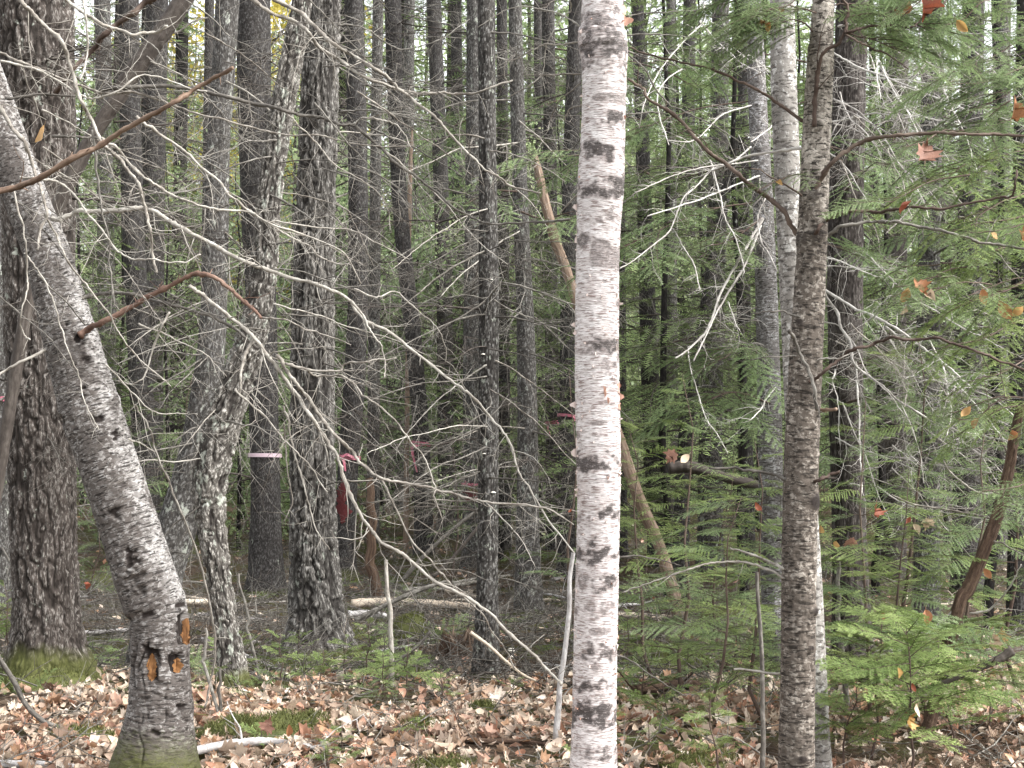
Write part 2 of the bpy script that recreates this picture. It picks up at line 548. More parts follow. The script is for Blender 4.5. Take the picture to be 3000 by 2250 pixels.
M['hemyellow'] = mat_leafy('yellowish_hemlock_needles', ((0, (.09, .14, .045)), (.45, (.21, .29, .095)), (.8, (.34, .42, .16)), (1, (.44, .51, .24))), .42)
M['fargreen'] = mat_leafy('far_conifer_needles', ((0, (.07, .105, .042)), (.5, (.16, .22, .092)), (1, (.27, .34, .15))), .45, .6, .45)
M['lightgreen'] = mat_leafy('pale_broad_leaf', ((0, (.16, .23, .11)), (.5, (.30, .39, .20)), (.8, (.44, .51, .27)), (1, (.55, .57, .26))), .5, .6, .4)
M['yellowleaf'] = mat_leafy('yellow_autumn_leaf', ((0, (.30, .25, .05)), (.5, (.46, .38, .07)), (1, (.58, .50, .14))), .5, .6, .4)
M['leaf'] = mat_deadleaf()
M['ground'] = mat_ground()
M['moss'] = mat_leafy('moss_cushion', ((0, (.03, .033, .01)), (.5, (.085, .095, .026)), (1, (.19, .195, .07))), .2, .7, .15)
M['pink'] = mat_plain('pink_flagging_tape', (.52, .16, .22), .3, .5)
M['palepink'] = mat_plain('pale_pink_flagging_tape', (.60, .46, .51), .3, .3)
M['redpaint'] = mat_plain('red_marking_paint', (.12, .02, .022), .85, .95)
M['curl'] = mat_plain('birch_bark_curl', (.72, .60, .55), .6, .5)
M['curlpink'] = mat_plain('birch_bark_inner', (.62, .36, .27), .6, .4)
# ------------------------------------------------------------------ the forest floor
def build_ground():
    ys = np.concatenate((np.linspace(-30, 4, 12), np.linspace(4.2, 12, 150), np.linspace(12.1, 30, 130), np.linspace(31, 90, 40), np.linspace(100, 600, 14)))
    xs = np.concatenate((np.linspace(-400, -22, 14), np.linspace(-20, -5, 40), np.linspace(-4.9, 4.9, 190), np.linspace(5, 20, 40), np.linspace(22, 400, 14)))
    X, Y = np.meshgrid(xs, ys)
    Z = gz(X.ravel(), Y.ravel())
    V = np.stack((X.ravel(), Y.ravel(), Z), 1)
    nx, ny = len(xs), len(ys)
    i = (np.arange(ny - 1)[:, None] * nx + np.arange(nx - 1)[None, :]).ravel()
    mb = MB()
    mb.add(V, np.stack((i, i + 1, i + nx + 1, i + nx), 1))
    o = link('ground', mb.mesh('ground', M['ground']))
    tag(o, 'brown forest floor of duff and needles between the trees', None, kind='structure')
    return o
GROUND = build_ground()

# ------------------------------------------------------------------ trunks
def h_furrow(bk, seed, s=(46, 46, 9), warp=.5):
    q = bk * np.array(s)
    wv = np.stack((fbm(bk * 22, seed + 31, 2), fbm(bk * 22 + 9, seed + 32, 2), fbm(bk * 12 + 5, seed + 33, 2)), 1) - .5
    q = q + wv * 2.2 * warp
    a = np.abs(2 * vn(q, seed) - 1)
    b = np.abs(2 * vn(q * 1.9 + 4, seed + 1) - 1)
    return np.clip(np.minimum(a * 2.6, .35 + b * 1.6), 0, 1) * (.75 + .25 * vn(q * 3, seed + 2))

def h_scale(bk, seed, s=(52, 52, 34)):
    q = bk * np.array(s)
    a = np.abs(2 * vn(q, seed) - 1)
    return np.clip(.25 + a * 1.3, 0, 1) * .6 + .4 * fbm(q * .5, seed + 3, 3)

def h_ring(bk, seed, s=(18, 18, 110)):
    q = bk * np.array(s)
    a = vn(q, seed)
    b = vn(q * np.array((2.1, 2.1, 1.4)) + 3, seed + 1)
    return np.clip(1.25 - np.abs(2 * a - 1) * .2 - sstep(.66, .82, b) * .9, 0, 1) * (.6 + .4 * vn(bk * 60, seed + 5))

TR = {}
def trunk(key, name, label, cat, px, d, H, mat, sides, ds, hf, amp, seed, flare=.35, mossh=0.0, group=None, post=None, lump=.05, over=None):
    """px: (x, y, width) photo samples of the stem, top first; d: depth or (depth at top, depth at foot)"""
    px = np.array(px, float)[::-1]
    dd = np.full(len(px), d) if np.isscalar(d) else np.interp(px[:, 1], (px[-1, 1], px[0, 1]), d)
    W = np.array([P(x, y, q) for (x, y, _), q in zip(px, dd)])
    rad = px[:, 2] / 2 * dd / F
    # foot
    g = gz1(W[0, 0], W[0, 1])
    if W[0, 2] > g - .15:
        sl = W[0] - W[1]
        sl = sl / max(-sl[2], 1e-3)
        foot = W[0] + sl * (W[0, 2] - g + .15) * np.array((.6, .6, 1))
        foot[2] = g - .15
        W = np.vstack((foot, W)); rad = np.concatenate(([rad[0]], rad))
    g = gz1(W[0, 0], W[0, 1])
    # top, above the frame
    if W[-1, 2] < H:
        sl = nrm(W[-1] - W[-2])
        mid = W[-1] + sl * (H - W[-1, 2]) * .4
        top = mid + nrm(sl * .5 + np.array((0, 0, .5))) * (H - W[-1, 2]) * .6
        W = np.vstack((W, mid, top)); rad = np.concatenate((rad, (rad[-1] * .85, rad[-1] * .45)))
    C = crom(np.column_stack((W, rad)), 16)
    s = np.concatenate(([0], np.cumsum(np.linalg.norm(np.diff(C[:, :3], axis=0), axis=1))))
    yy = PX(C[:, :3])[:, 1]
    vis = s[np.argmax(yy < -120)] if (yy < -120).any() else s[-1]
    ss = np.concatenate((np.arange(0, vis, ds), np.arange(vis, s[-1], max(.12, ds)), [s[-1]]))
    pts = np.stack([np.interp(ss, s, C[:, i]) for i in range(3)], 1)
    r = np.interp(ss, s, C[:, 3])
    t, n, b = frames(pts)
    an = np.arange(sides) * 2 * math.pi / sides
    ca, sa = np.cos(an), np.sin(an)
    ring = n[:, None, :] * ca[None, :, None] + b[:, None, :] * sa[None, :, None]
    r0 = float(np.median(r))
    k = len(pts)
    bk = np.stack(np.broadcast_arrays((ca * r0)[None, :], (sa * r0)[None, :], ss[:, None]), -1).reshape(-1, 3)
    hgt = (pts[:, 2] - g)
    low = fbm(bk * np.array((5, 5, 1.5)), seed + 50, 2) - .5
    lobes = fbm(np.stack(np.broadcast_arrays(ca[None, :] * 1.7, sa[None, :] * 1.7, hgt[:, None] * 1.2), -1).reshape(-1, 3), seed + 60, 2)
    fl = np.repeat(np.exp(-np.clip(hgt, -.1, 9) / .16), sides) * flare * (.35 + 1.3 * lobes)
    h = hf(bk, seed)
    rr = np.repeat(r, sides)
    R_ = rr * (1 + low * 2 * lump + fl) + (h - .6) * amp * np.repeat(np.clip(r / r0, .4, 1.2), sides)
    ringf = ring.reshape(-1, 3)
    base = np.repeat(pts, sides, axis=0)
    V = base + ringf * R_[:, None]
    moss = np.zeros(len(V))
    if mossh > 0:
        moss = np.clip(1 - np.repeat(hgt, sides) / mossh, 0, 1)
    att = dict(bk=bk, h=h, moss=moss)
    if post:
        V, more = post(V, ringf, bk, att)
        att.update(more)
    i = np.arange(k - 1)[:, None] * sides + np.arange(sides)[None, :]
    j = np.arange(k - 1)[:, None] * sides + (np.arange(sides)[None, :] + 1) % sides
    Q = np.stack((i, j, j + sides, i + sides), -1).reshape(-1, 4)
    mb = MB()
    mb.add(V, Q, **att)
    org = np.array((pts[0, 0], pts[0, 1], g))
    th = thing(name, label, cat, org, group)
    o = link('trunk', mb.mesh(name + '_trunk', mat, org), th)
    TR[key] = dict(th=th, org=org, V=V, Q=Q, pts=pts, r=r, s=ss, g=g, obj=o)
    return TR[key]

def bvh(tr):
    if 'bvh' not in tr:
        tr['bvh'] = BVHTree.FromPolygons([tuple(v) for v in tr['V']], [tuple(int(x) for x in q) for q in tr['Q']])
    return tr['bvh']

def hit(tr, x, y):
    o = Vector((0, 0, CAMZ))
    d = Vector(P(x, y, 10.0)) - o
    return bvh(tr).ray_cast(o, d.normalized(), 60)

def patch(tr, name, mat, cx, cy, wx, wy, seed, lift=.003, ragged=.35, label=None, nx=9, ny=25):
    """a skin patch lying on the stem where the photo shows it (paint, bare wood)"""
    rng = np.random.default_rng(seed)
    mb = MB()
    rows = []
    k0 = rng.uniform(0, 6, 4)
    for v in np.linspace(-1, 1, ny):
        half = (1 - abs(v) ** 3.2 if v > 0 else 1 - abs(v) ** 1.6) ** .6 * (1 + ragged * (math.sin(v * 7 + k0[0]) * .5 + rng.uniform(-.6, .6)))
        off = ragged * .25 * math.sin(v * 5 + k0[1])
        hl = half * (1 + ragged * rng.uniform(-.5, .5)); hr = half * (1 + ragged * rng.uniform(-.5, .5))
        rows.append([(cx + wx / 2 * (off + (hl if u < 0 else hr) * u), cy + wy / 2 * (v + .04 * ragged * rng.uniform(-1, 1))) for u in np.linspace(-1, 1, nx)])
    V = []
    for row in rows:
        for (x, y) in row:
            loc, no, _, _ = hit(tr, x, y)
            if loc is None:
                loc, no, _, _ = bvh(tr).find_nearest(Vector(P(x, y, float(tr['org'][1]))))
            V.append(np.array(loc + no * lift))
    V = np.array(V)
    i = (np.arange(ny - 1)[:, None] * nx + np.arange(nx - 1)[None, :]).ravel()
    Vb = V + np.array((0, lift * 1.2 + .002, 0))
    n = len(V)
    Q = np.stack((i, i + 1, i + nx + 1, i + nx), 1)
    bk = np.stack((V[:, 0], V[:, 1], V[:, 2]), 1)
    mb.add(V, Q[:, ::-1], bk=bk)
    o = link(name, mb.mesh(name, mat, tr['org']), tr['th'])
    if label: o['label'] = label
    return o

def at_y(tr, y):
    """axis point and radius of a stem at a photo row"""
    q = PX(tr['pts'])
    i = int(np.argmin(np.abs(q[:, 1] - y)))
    return tr['pts'][i], tr['r'][i]

def blob(V, cx, cy, wx, wy, front=None, bk=None):
    q = PX(V)
    if bk is not None:      # ragged outline
        q = q + np.stack((fbm(bk * 34 + cx, 7, 3) - .5, fbm(bk * np.array((34, 34, 60)) + cy, 8, 3) - .5), 1) * np.array((wx, wy)) * 1.5
    e = ((q[:, 0] - cx) / (wx / 2)) ** 2 + ((q[:, 1] - cy) / (wy / 2)) ** 2
    return np.exp(-e ** 1.5)

# --- the paper birch
BIRCH_SCARS = [(1765, 60, 150, 70, .7), (1765, 115, 150, 90, .75), (1770, 150, 110, 50, .9), (1835, 190, 40, 70, .6), (1798, 348, 60, 34, .95), (1745, 443, 95, 42, .95),
               (1770, 562, 150, 26, .85), (1800, 535, 60, 36, .9), (1712, 556, 50, 30, .9), (1788, 632, 44, 50, .55), (1712, 705, 50, 40, .7), (1780, 1018, 90, 50, .85), (1772, 1075, 60, 36, .6),
               (1740, 1365, 150, 46, .9), (1720, 1350, 70, 40, .8), (1780, 1502, 66, 34, .9), (1720, 1520, 60, 26, .5), (1725, 1622, 110, 50, .9), (1770, 1710, 56, 40, .9), (1750, 1780, 110, 44, .5),
               (1752, 1915, 100, 36, .85), (1730, 2012, 90, 34, .85), (1738, 2095, 160, 52, 1.25), (1720, 2080, 80, 40, 1.0), (1760, 2205, 90, 44, .75), (1700, 1700, 40, 50, .5)]
def birch_post(V, ring, bk, att):
    f = np.zeros(len(V))
    for (x, y, wx, wy, k) in BIRCH_SCARS:
        f = np.maximum(f, blob(V, x, y, wx * 1.25, wy * 1.2, bk=bk) * k)
    q = vn(bk * np.array((20, 20, 46)), 77)
    back = sstep(.74, .80, vn(bk * np.array((7, 7, 20)), 78)) * .8
    f = np.maximum(f, back * .6)
    V = V - ring * (f * (q - .3) * .006)[:, None]
    # swelling at the big branch scar and a collar under it
    c = blob(V, 1770, 120, 200, 130)
    V = V + ring * (c * .007)[:, None]
    V = V - ring * (blob(V, 1783, 130, 46, 14) * .012)[:, None]
    return V, dict(dark=f)
birch = trunk('birch', 'birch_tree', 'white paper birch with peeling bark and black scars, standing alone in front', 'birch tree',
              [(1766, -20, 124), (1764, 100, 140), (1770, 180, 136), (1768, 350, 128), (1760, 540, 134), (1752, 700, 126), (1748, 1000, 126), (1754, 1350, 130), (1754, 1500, 126), (1748, 1750, 126), (1742, 2000, 124), (1738, 2250, 126)],
              6.2, 9.5, M['birch'], 128, .0062, h_ring, .0065, 5, .25, 0, post=birch_post, lump=.06)

# --- the leaning fir at the left
FIR_KNOTS = [(385, 1640, 62, 56, 1.3), (285, 1224, 44, 44, 1.0), (336, 1272, 36, 30, 1.2), (236, 985, 46, 40, 1.2), (326, 1500, 50, 34, .9), (455, 2008, 60, 50, .35), (530, 2065, 44, 26, 1.1), (455, 2148, 32, 26, 1.2),
             (180, 1238, 60, 50, .9), (250, 1055, 30, 26, .9), (200, 950, 26, 20, .8), (120, 1085, 22, 18, .9), (430, 1900, 26, 30, 1.4), (146, 700, 18, 12, 1.0), (395, 1700, 60, 70, .55), (330, 1170, 26, 16, 1), (250, 1140, 22, 14, 1)]
def fir_post(V, ring, bk, att):
    q = PX(V)
    f = np.zeros(len(V))
    front = ring[:, 1] < .2
    for (x, y, wx, wy, k) in FIR_KNOTS:
        bb = blob(V, x, y, wx * .8, wy * .8, bk=bk) * front
        f = np.maximum(f, bb * k)
        V = V + ring * ((blob(V, x, y, wx * 1.9, wy * 1.9) * .010 - bb * .020) * front)[:, None]
    # the break: a ledge where the lean begins, and long cracks below it
    yl = 1812 - (q[:, 0] - 385) * .30 + (fbm(np.stack((q[:, 0] * .02, 0 * q[:, 0], 0 * q[:, 0]), 1), 15, 2) - .5) * 22
    led = np.exp(-((q[:, 1] - yl) / (7 + 9 * fbm(np.stack((q[:, 0] * .04, 0 * q[:, 0] + 5, 0 * q[:, 0]), 1), 16, 2))) ** 2) * front
    led = led * (.35 + .65 * sstep(.35, .55, fbm(np.stack((q[:, 0] * .03, 0 * q[:, 0] + 2, 0 * q[:, 0]), 1), 25, 2)))
    V = V - ring * (led * .013)[:, None]
    V = V + ring * (np.exp(-((q[:, 1] - yl + 26) / 22) ** 2) * front * .005)[:, None]
    f = np.maximum(f, led * 1.0)
    wob = (fbm(np.stack((q[:, 1] * .02, 0 * q[:, 1], 0 * q[:, 1]), 1), 4, 3) - .5) * 26
    for x0, x1, ya, yb, wd in ((398, 392, 1815, 2020, 6), (432, 408, 1880, 1960, 6), (420, 424, 1960, 2110, 3), (478, 482, 2040, 2250, 3), (408, 418, 2100, 2250, 2.5)):
        u = np.clip((q[:, 1] - ya) / (yb - ya), 0, 1)
        xx = x0 + (x1 - x0) * u + wob
        on = sstep(ya - 12, ya + 6, q[:, 1]) * (1 - sstep(yb - 8, yb + 14, q[:, 1]))
        brk = sstep(.35, .6, fbm(np.stack((q[:, 1] * .03, 0 * q[:, 1] + x0, 0 * q[:, 1]), 1), 14, 2))
        cr = np.exp(-((q[:, 0] - xx) / (wd * .8)) ** 2) * on * front * (.25 + .75 * brk)
        V = V - ring * (cr * .014)[:, None]
        f = np.maximum(f, cr * .8)
    for (x, y, wx, wy) in ((445, 1945, 40, 100), (518, 1945, 44, 62), (548, 1842, 64, 100)):
        qq = q + np.stack((fbm(bk * 40, 17, 2) - .5, fbm(bk * 40 + 3, 18, 2) - .5), 1) * np.array((22, 40))
        e = (np.abs(qq[:, 0] - x) / (wx / 2)) ** 3 + (np.abs(qq[:, 1] - y) / (wy / 2)) ** 3
        inn = (1 - sstep(.8, 1.1, e)) * front
        V = V - ring * (inn * (.030 + .012 * vn(bk * np.array((90, 90, 8)), 19)))[:, None]
        f = np.maximum(f, inn * (.9 - .5 * sstep(.5, .7, vn(bk * 50, 20))))  # inner shadow of the wounds put into the dark mask as well
    # scaly pale bark; light on the upper right of the lean put into its colour
    pale = sstep(.25, .95, ring[:, 0] * .9 - ring[:, 1] * .15) * sstep(1990, 1700, q[:, 1]) * (.4 + .6 * sstep(.4, .6, fbm(bk * np.array((10, 10, 4)), 12, 3)))
    return V, dict(dark=np.clip(f, 0, 1), pale=pale * .6)
fir = trunk('fir', 'leaning_fir_tree', 'leaning grey fir trunk with orange bare-wood wounds near its mossy foot', 'fir tree',
            [(-120, 40, 112), (-52, 217, 118), (4, 370, 120), (58, 530, 124), (102, 650, 128), (140, 750, 132), (182, 900, 146), (220, 1040, 160), (262, 1184, 168), (308, 1329, 170), (354, 1465, 170), (396, 1595, 172), (440, 1730, 174), (462, 1797, 170), (469, 1880, 166), (469, 1960, 166), (469, 2077, 180), (461, 2173, 204), (455, 2260, 222)],
            6.45, 8.0, M['fir'], 168, .0068, h_ring, .007, 11, .30, .50, post=fir_post, lump=.035)
patch(fir, 'exposed_wood', M['wound'], 445, 1955, 28, 84, 1, .002, .3, 'orange bare wood in a tall slot')
patch(fir, 'exposed_wood', M['wound'], 520, 1950, 30, 46, 2, .002, .3, 'orange bare wood in a squarish hole')
patch(fir, 'exposed_wood', M['wound'], 546, 1850, 32, 80, 3, .003, .35, 'orange split wood under the break')

# --- the big trunks behind
trunk('left', 'hemlock_tree', 'thick brown furrowed trunk with mossy foot behind the leaning fir', 'tree',
      [(105, -20, 215), (110, 400, 212), (116, 750, 205), (120, 1150, 196), (128, 1550, 186), (136, 1836, 190), (142, 1990, 215)],
      9.3, 9.5, M['brown'], 190, .010, lambda b, s: h_furrow(b, s, (30, 30, 7)), .026, 21, .55, .42)
trunk('shag', 'maple_tree', 'thick grey shaggy-barked trunk with flared foot behind the drooping dead branches', 'tree',
      [(950, -20, 100), (940, 200, 108), (933, 400, 112), (922, 750, 118), (915, 1150, 126), (918, 1550, 134), (926, 1750, 146), (936, 1880, 165)],
      11.3, 10.5, M['shaggy'], 170, .011, lambda b, s: h_furrow(b, s, (27, 27, 5)), .034, 31, .7, .16)
trunk('curve', 'crooked_tree', 'crooked grey trunk bending beside the shaggy maple, foot among sticks near the leaning fir', 'tree',
      [(888, -20, 58), (872, 80, 63), (845, 220, 67), (813, 400, 70), (787, 600, 74), (777, 750, 77), (752, 930, 86), (704, 1087, 93), (654, 1230, 107), (622, 1350, 113), (612, 1450, 99), (622, 1560, 83), (640, 1680, 74), (664, 1850, 72), (690, 2040, 88)],
      9.0, 8.0, M['curved'], 130, .009, lambda b, s: h_furrow(b, s, (34, 34, 10)), .022, 41, .3, .2)
trunk('slim', 'slender_spruce_tree', 'lichen-spotted trunk passing behind the crooked tree, foot hidden by the leaning fir', 'tree',
      [(668, -20, 70), (655, 200, 70), (640, 420, 70), (632, 700, 74), (620, 1000, 80), (590, 1250, 96), (560, 1400, 110), (518, 1546, 118), (474, 1700, 120), (450, 1900, 130)],
      (10.8, 10.2), 8.5, M['midgrey'], 80, .011, h_scale, .006, 51, .4, .15)
trunk('ribbon', 'dark_spruce_tree', 'blackish spruce trunk wearing a pale pink tape band', 'tree',
      [(740, -20, 104), (745, 300, 98), (752, 600, 92), (765, 900, 88), (772, 1200, 86), (778, 1450, 88), (780, 1700, 100)],
      15.6, 12, M['dark'], 80, .016, h_scale, .010, 61, .35, .1)
trunk('blaze', 'red_blazed_tree', 'dark trunk with red paint blaze and knotted pink tape beside the shaggy maple', 'tree',
      [(1036, -20, 54), (1044, 300, 56), (1050, 600, 58), (1048, 900, 60), (1036, 1150, 62), (1018, 1400, 60), (1006, 1690, 68)],
      17.0, 13, M['dark'], 56, .02, h_scale, .010, 71, .4, .3)
trunk('pinktail', 'dark_grey_tree', 'dark trunk wrapped with pink tape whose tail hangs long', 'tree',
      [(1150, -20, 50), (1162, 400, 46), (1180, 700, 46), (1212, 1000, 48), (1234, 1300, 50), (1242, 1630, 58)],
      19.0, 14, M['dark'], 48, .025, h_scale, .009, 81, .4, .3)
trunk('midh', 'dark_pole_tree', 'straight dark pole trunk behind the fork of dead branches, between two taped trees', 'tree',
      [(1270, -20, 42), (1290, 500, 44), (1302, 900, 47), (1306, 1300, 48), (1314, 1570, 58)],
      24.0, 16, M['dark'], 40, .03, h_scale, .009, 91, .4)
trunk('plate', 'lichened_tree', 'slim grey-plated trunk dotted with pale bracket fungi, beside the rotten stump', 'tree',
      [(1424, -20, 50), (1428, 400, 52), (1432, 900, 58), (1430, 1400, 60), (1428, 1700, 62), (1424, 1960, 72)],
      9.9, 8.5, M['midgrey'], 80, .011, lambda b, s: h_furrow(b, s, (60, 60, 22)), .008, 101, .3, .1)
trunk('redline', 'red_banded_tree', 'grey-brown trunk with red paint and pink tape low behind the lichened trunk', 'tree',
      [(1392, -20, 50), (1390, 500, 52), (1385, 900, 55), (1384, 1300, 56), (1386, 1640, 62)],
      18.5, 14, M['midgrey'], 48, .025, h_scale, .008, 111, .3)
trunk('warty', 'speckled_spruce_tree', 'speckled grey spruce trunk widening low, between lichened trunk and birch', 'tree',
      [(1508, -20, 40), (1516, 300, 42), (1525, 600, 45), (1538, 900, 50), (1545, 1200, 58), (1546, 1500, 66), (1548, 1770, 80)],
      14.2, 12, M['midgrey'], 60, .016, h_scale, .010, 121, .3, .1)
trunk('behindbirch', 'dark_taped_tree', 'thin dark trunk with red-pink tape just beside the white birch', 'tree',
      [(1606, -20, 36), (1612, 500, 38), (1616, 1000, 40), (1622, 1560, 44)], 21, 15, M['dark'], 36, .03, h_scale, .008, 131, .3)
trunk('behindbirch2', 'shadowed_tree', 'dark trunk half hidden by the edge of the white birch', 'tree',
      [(1690, -20, 44), (1672, 500, 46), (1664, 1000, 48), (1660, 1560, 52)], 17, 13, M['dark'], 40, .03, h_scale, .008, 141, .3)
trunk('rightone', 'straight_grey_tree', 'straight dark grey trunk rising behind the tan broken pole', 'tree',
      [(1866, -20, 38), (1882, 400, 40), (1894, 800, 46), (1904, 1100, 52), (1922, 1400, 60), (1934, 1620, 70)],
      19, 14, M['dark'], 48, .025, h_scale, .009, 151, .3)
trunk('rightone2', 'twin_dark_tree', 'thin black trunk close beside the straight grey trunk', 'tree',
      [(1815, -20, 26), (1818, 700, 28), (1822, 1550, 32)], 20, 14, M['dark'], 32, .03, h_scale, .007, 152, .3)
trunk('rightmid', 'broad_grey_tree', 'broad smooth grey trunk behind the bleached forked branches', 'tree',
      [(2112, -20, 50), (2104, 500, 56), (2092, 900, 62), (2082, 1300, 68), (2080, 1560, 74)], 18.5, 14, M['midgrey'], 48, .025, h_scale, .006, 161, .3)
trunk('slant', 'slanting_dark_tree', 'black slanting trunk crossing the broad grey trunk', 'tree',
      [(2150, 420, 26), (2120, 600, 30), (2085, 800, 34), (2050, 1000, 36), (2020, 1180, 40), (2004, 1330, 44), (1996, 1560, 48)], 16.8, 9.5, M['dark'], 36, .025, h_scale, .007, 171, .3)
trunk('spotted', 'spotted_fir_tree', 'fir trunk blotched black and silvery, behind the pale twin stem', 'tree',
      [(2205, -20, 48), (2222, 350, 54), (2240, 700, 62), (2252, 1100, 68), (2258, 1400, 70), (2265, 1700, 70), (2280, 1900, 76)],
      10.6, 9, M['spottedfir'], 72, .012, h_ring, .006, 181, .3, .2)
trunk('darkthin', 'black_thin_tree', 'thin black trunk beside the blotched fir', 'tree',
      [(2176, 300, 30), (2180, 800, 36), (2184, 1300, 44), (2188, 1480, 46)], 17.5, 12, M['dark'], 32, .03, h_scale, .007, 182, .3)
trunk('pale', 'pale_young_fir_tree', 'smooth pale grey stem standing close behind the brown fir stem', 'fir tree',
      [(2290, -20, 70), (2298, 300, 76), (2310, 600, 74), (2322, 900, 72), (2336, 1200, 72), (2360, 1500, 72), (2376, 1800, 74), (2390, 2250, 82)],
      6.7, 8, M['palefir'], 80, .009, h_ring, .003, 191, .2, 0)
def brown_post(V, ring, bk, att):
    q = PX(V)
    f = np.zeros(len(V)); front = ring[:, 1] < .3
    for (x, y, wx, wy, k) in ((2392, 362, 60, 26, .7), (2388, 572, 64, 40, .9), (2350, 700, 50, 50, .8), (2396, 690, 50, 40, .8), (2345, 945, 34, 36, 1), (2388, 1470, 44, 60, 1.2), (2380, 1130, 30, 60, .7), (2390, 1790, 30, 30, 1.1), (2350, 2225, 40, 30, 1.1), (2375, 1900, 22, 20, 1)):
        bb = blob(V, x, y, wx, wy) * front
        f = np.maximum(f, bb * k)
        V = V + ring * (bb * .008)[:, None]
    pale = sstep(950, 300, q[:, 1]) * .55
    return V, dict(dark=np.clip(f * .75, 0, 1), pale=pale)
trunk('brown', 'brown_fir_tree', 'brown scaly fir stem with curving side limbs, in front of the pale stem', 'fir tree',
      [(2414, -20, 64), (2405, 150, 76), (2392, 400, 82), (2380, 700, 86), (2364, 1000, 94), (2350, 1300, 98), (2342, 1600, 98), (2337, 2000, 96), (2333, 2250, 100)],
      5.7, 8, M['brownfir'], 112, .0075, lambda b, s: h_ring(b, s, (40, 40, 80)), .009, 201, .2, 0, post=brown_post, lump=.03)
trunk('russet', 'russet_tree', 'broad russet stringy-barked trunk behind the bleached dead branches', 'tree',
      [(2498, -20, 92), (2484, 400, 100), (2476, 800, 104), (2478, 1200, 96), (2486, 1500, 96), (2494, 1800, 108)],
      11.0, 10, M['russet'], 96, .013, lambda b, s: h_furrow(b, s, (46, 46, 6)), .012, 211, .3, .1)
rb = [(2622, 17, 66, 'russet', 'shaded trunk behind the tangle of bleached branches'), (2720, 13.5, 66, 'midgrey', 'dark grey trunk behind the hanging orange leaves'),
      (2838, 15.5, 74, 'dark', 'shaded trunk behind the leaning dead stem'), (2925, 19, 54, 'midgrey', 'grey trunk seen past the leaning dead stem'), (2992, 13, 60, 'dark', 'trunk cut by the picture edge beyond the leaning dead stem')]
for i, (x, d, wd, mt, lb) in enumerate(rb):
    trunk('rb%d' % i, 'shaded_tree', lb, 'tree', [(x + 14, -20, wd * .85), (x, 900, wd), (x - 6, HOR + 1.5 * F / d + 5, wd * 1.15)], d, 12, M[mt], 56, .022, h_scale, .010, 220 + i, .3, .1)
lb_ = [(376, 392, 445, 18, 64, 'dark', 'dark trunk in the gap behind the leaning fir'), (462, 446, 436, 20, 70, 'dark', 'black trunk beside the slender lichen-spotted tree'), (614, 606, 596, 23, 30, 'dark', 'thin trunk against the yellow gap'),
       (300, 310, 318, 22, 50, 'midgrey', 'grey trunk between brown hemlock and leaning fir'), (1108, 1098, 1092, 21, 34, 'midgrey', 'thin grey trunk beside the blazed tree'), (1336, 1342, 1350, 27, 36, 'dark', 'far thin trunk beside the straight pole'),
       (1470, 1474, 1478, 20, 34, 'dark', 'narrow dark trunk between lichened and speckled trunks'), (1965, 1968, 1972, 25, 30, 'midgrey', 'thin far trunk behind the bleached fork'), (2020, 2016, 2030, 30, 40, 'dark', 'far dark trunk behind the slanting one'), (1575, 1580, 1584, 24, 26, 'dark', 'far narrow trunk close by the speckled spruce'),
       (5, 2, 0, 14, 60, 'midgrey', 'trunk at the picture edge beyond the brown hemlock'), (1200, 1192, 1172, 29, 34, 'midgrey', 'far thin trunk near the long pink tape tail')]
for i, (xa, xm, xb, d, wd, mt, lb) in enumerate(lb_):
    trunk('lb%d' % i, 'forest_tree', lb, 'tree', [(xa, -20, wd * .9), (xm, 700, wd), (xb, HOR + 1.5 * F / d, wd * 1.15)], d, 6 + d * .45, M[mt], 44, .03, h_scale, .009, 240 + i, .3, .2)

# --- dead poles
trunk('snapped', 'snapped_sapling', 'thin tan snapped stem standing by the tree with the long tape tail', 'dead tree',
      [(1208, 371, 5), (1203, 470, 12), (1198, 700, 14), (1194, 1100, 14), (1188, 1650, 17)], 19.9, .3, M['tanlog'], 14, .03, h_furrow, .003, 299, 0)
trunk('pole', 'broken_tan_pole', 'barkless tan broken pole leaning behind the birch', 'dead tree',
      [(1566, 452, 15), (1586, 540, 25), (1622, 690, 28), (1668, 820, 30), (1740, 1060, 31), (1818, 1300, 34), (1868, 1450, 36), (1928, 1590, 34), (1975, 1745, 38)],
      13.6, .5, M['tanlog'], 40, .02, h_furrow, .009, 301, 0, lump=.12)
trunk('leaner', 'leaning_dead_stem', 'dark reddish leaning dead stem above the green fir sapling', 'dead tree',
      [(2990, 1190, 26), (2972, 1280, 30), (2950, 1400, 34), (2925, 1500, 36), (2880, 1620, 36), (2838, 1720, 38), (2800, 1810, 40)],
      7.8, .5, M['rotlog'], 44, .01, lambda b, s: h_furrow(b, s, (50, 50, 10)), .008, 311, 0)
trunk('topdiag', 'leaning_dark_trunk', 'dark brown bare trunk slanting across the brown furrowed hemlock', 'dead tree',
      [(560, -40, 56), (500, 60, 56), (440, 145, 54), (385, 220, 54), (335, 300, 50), (295, 360, 46), (240, 460, 46), (190, 560, 44), (150, 660, 42), (110, 800, 40), (70, 950, 38)],
      7.6, .5, M['darkwood'], 48, .012, h_scale, .008, 321, 0)
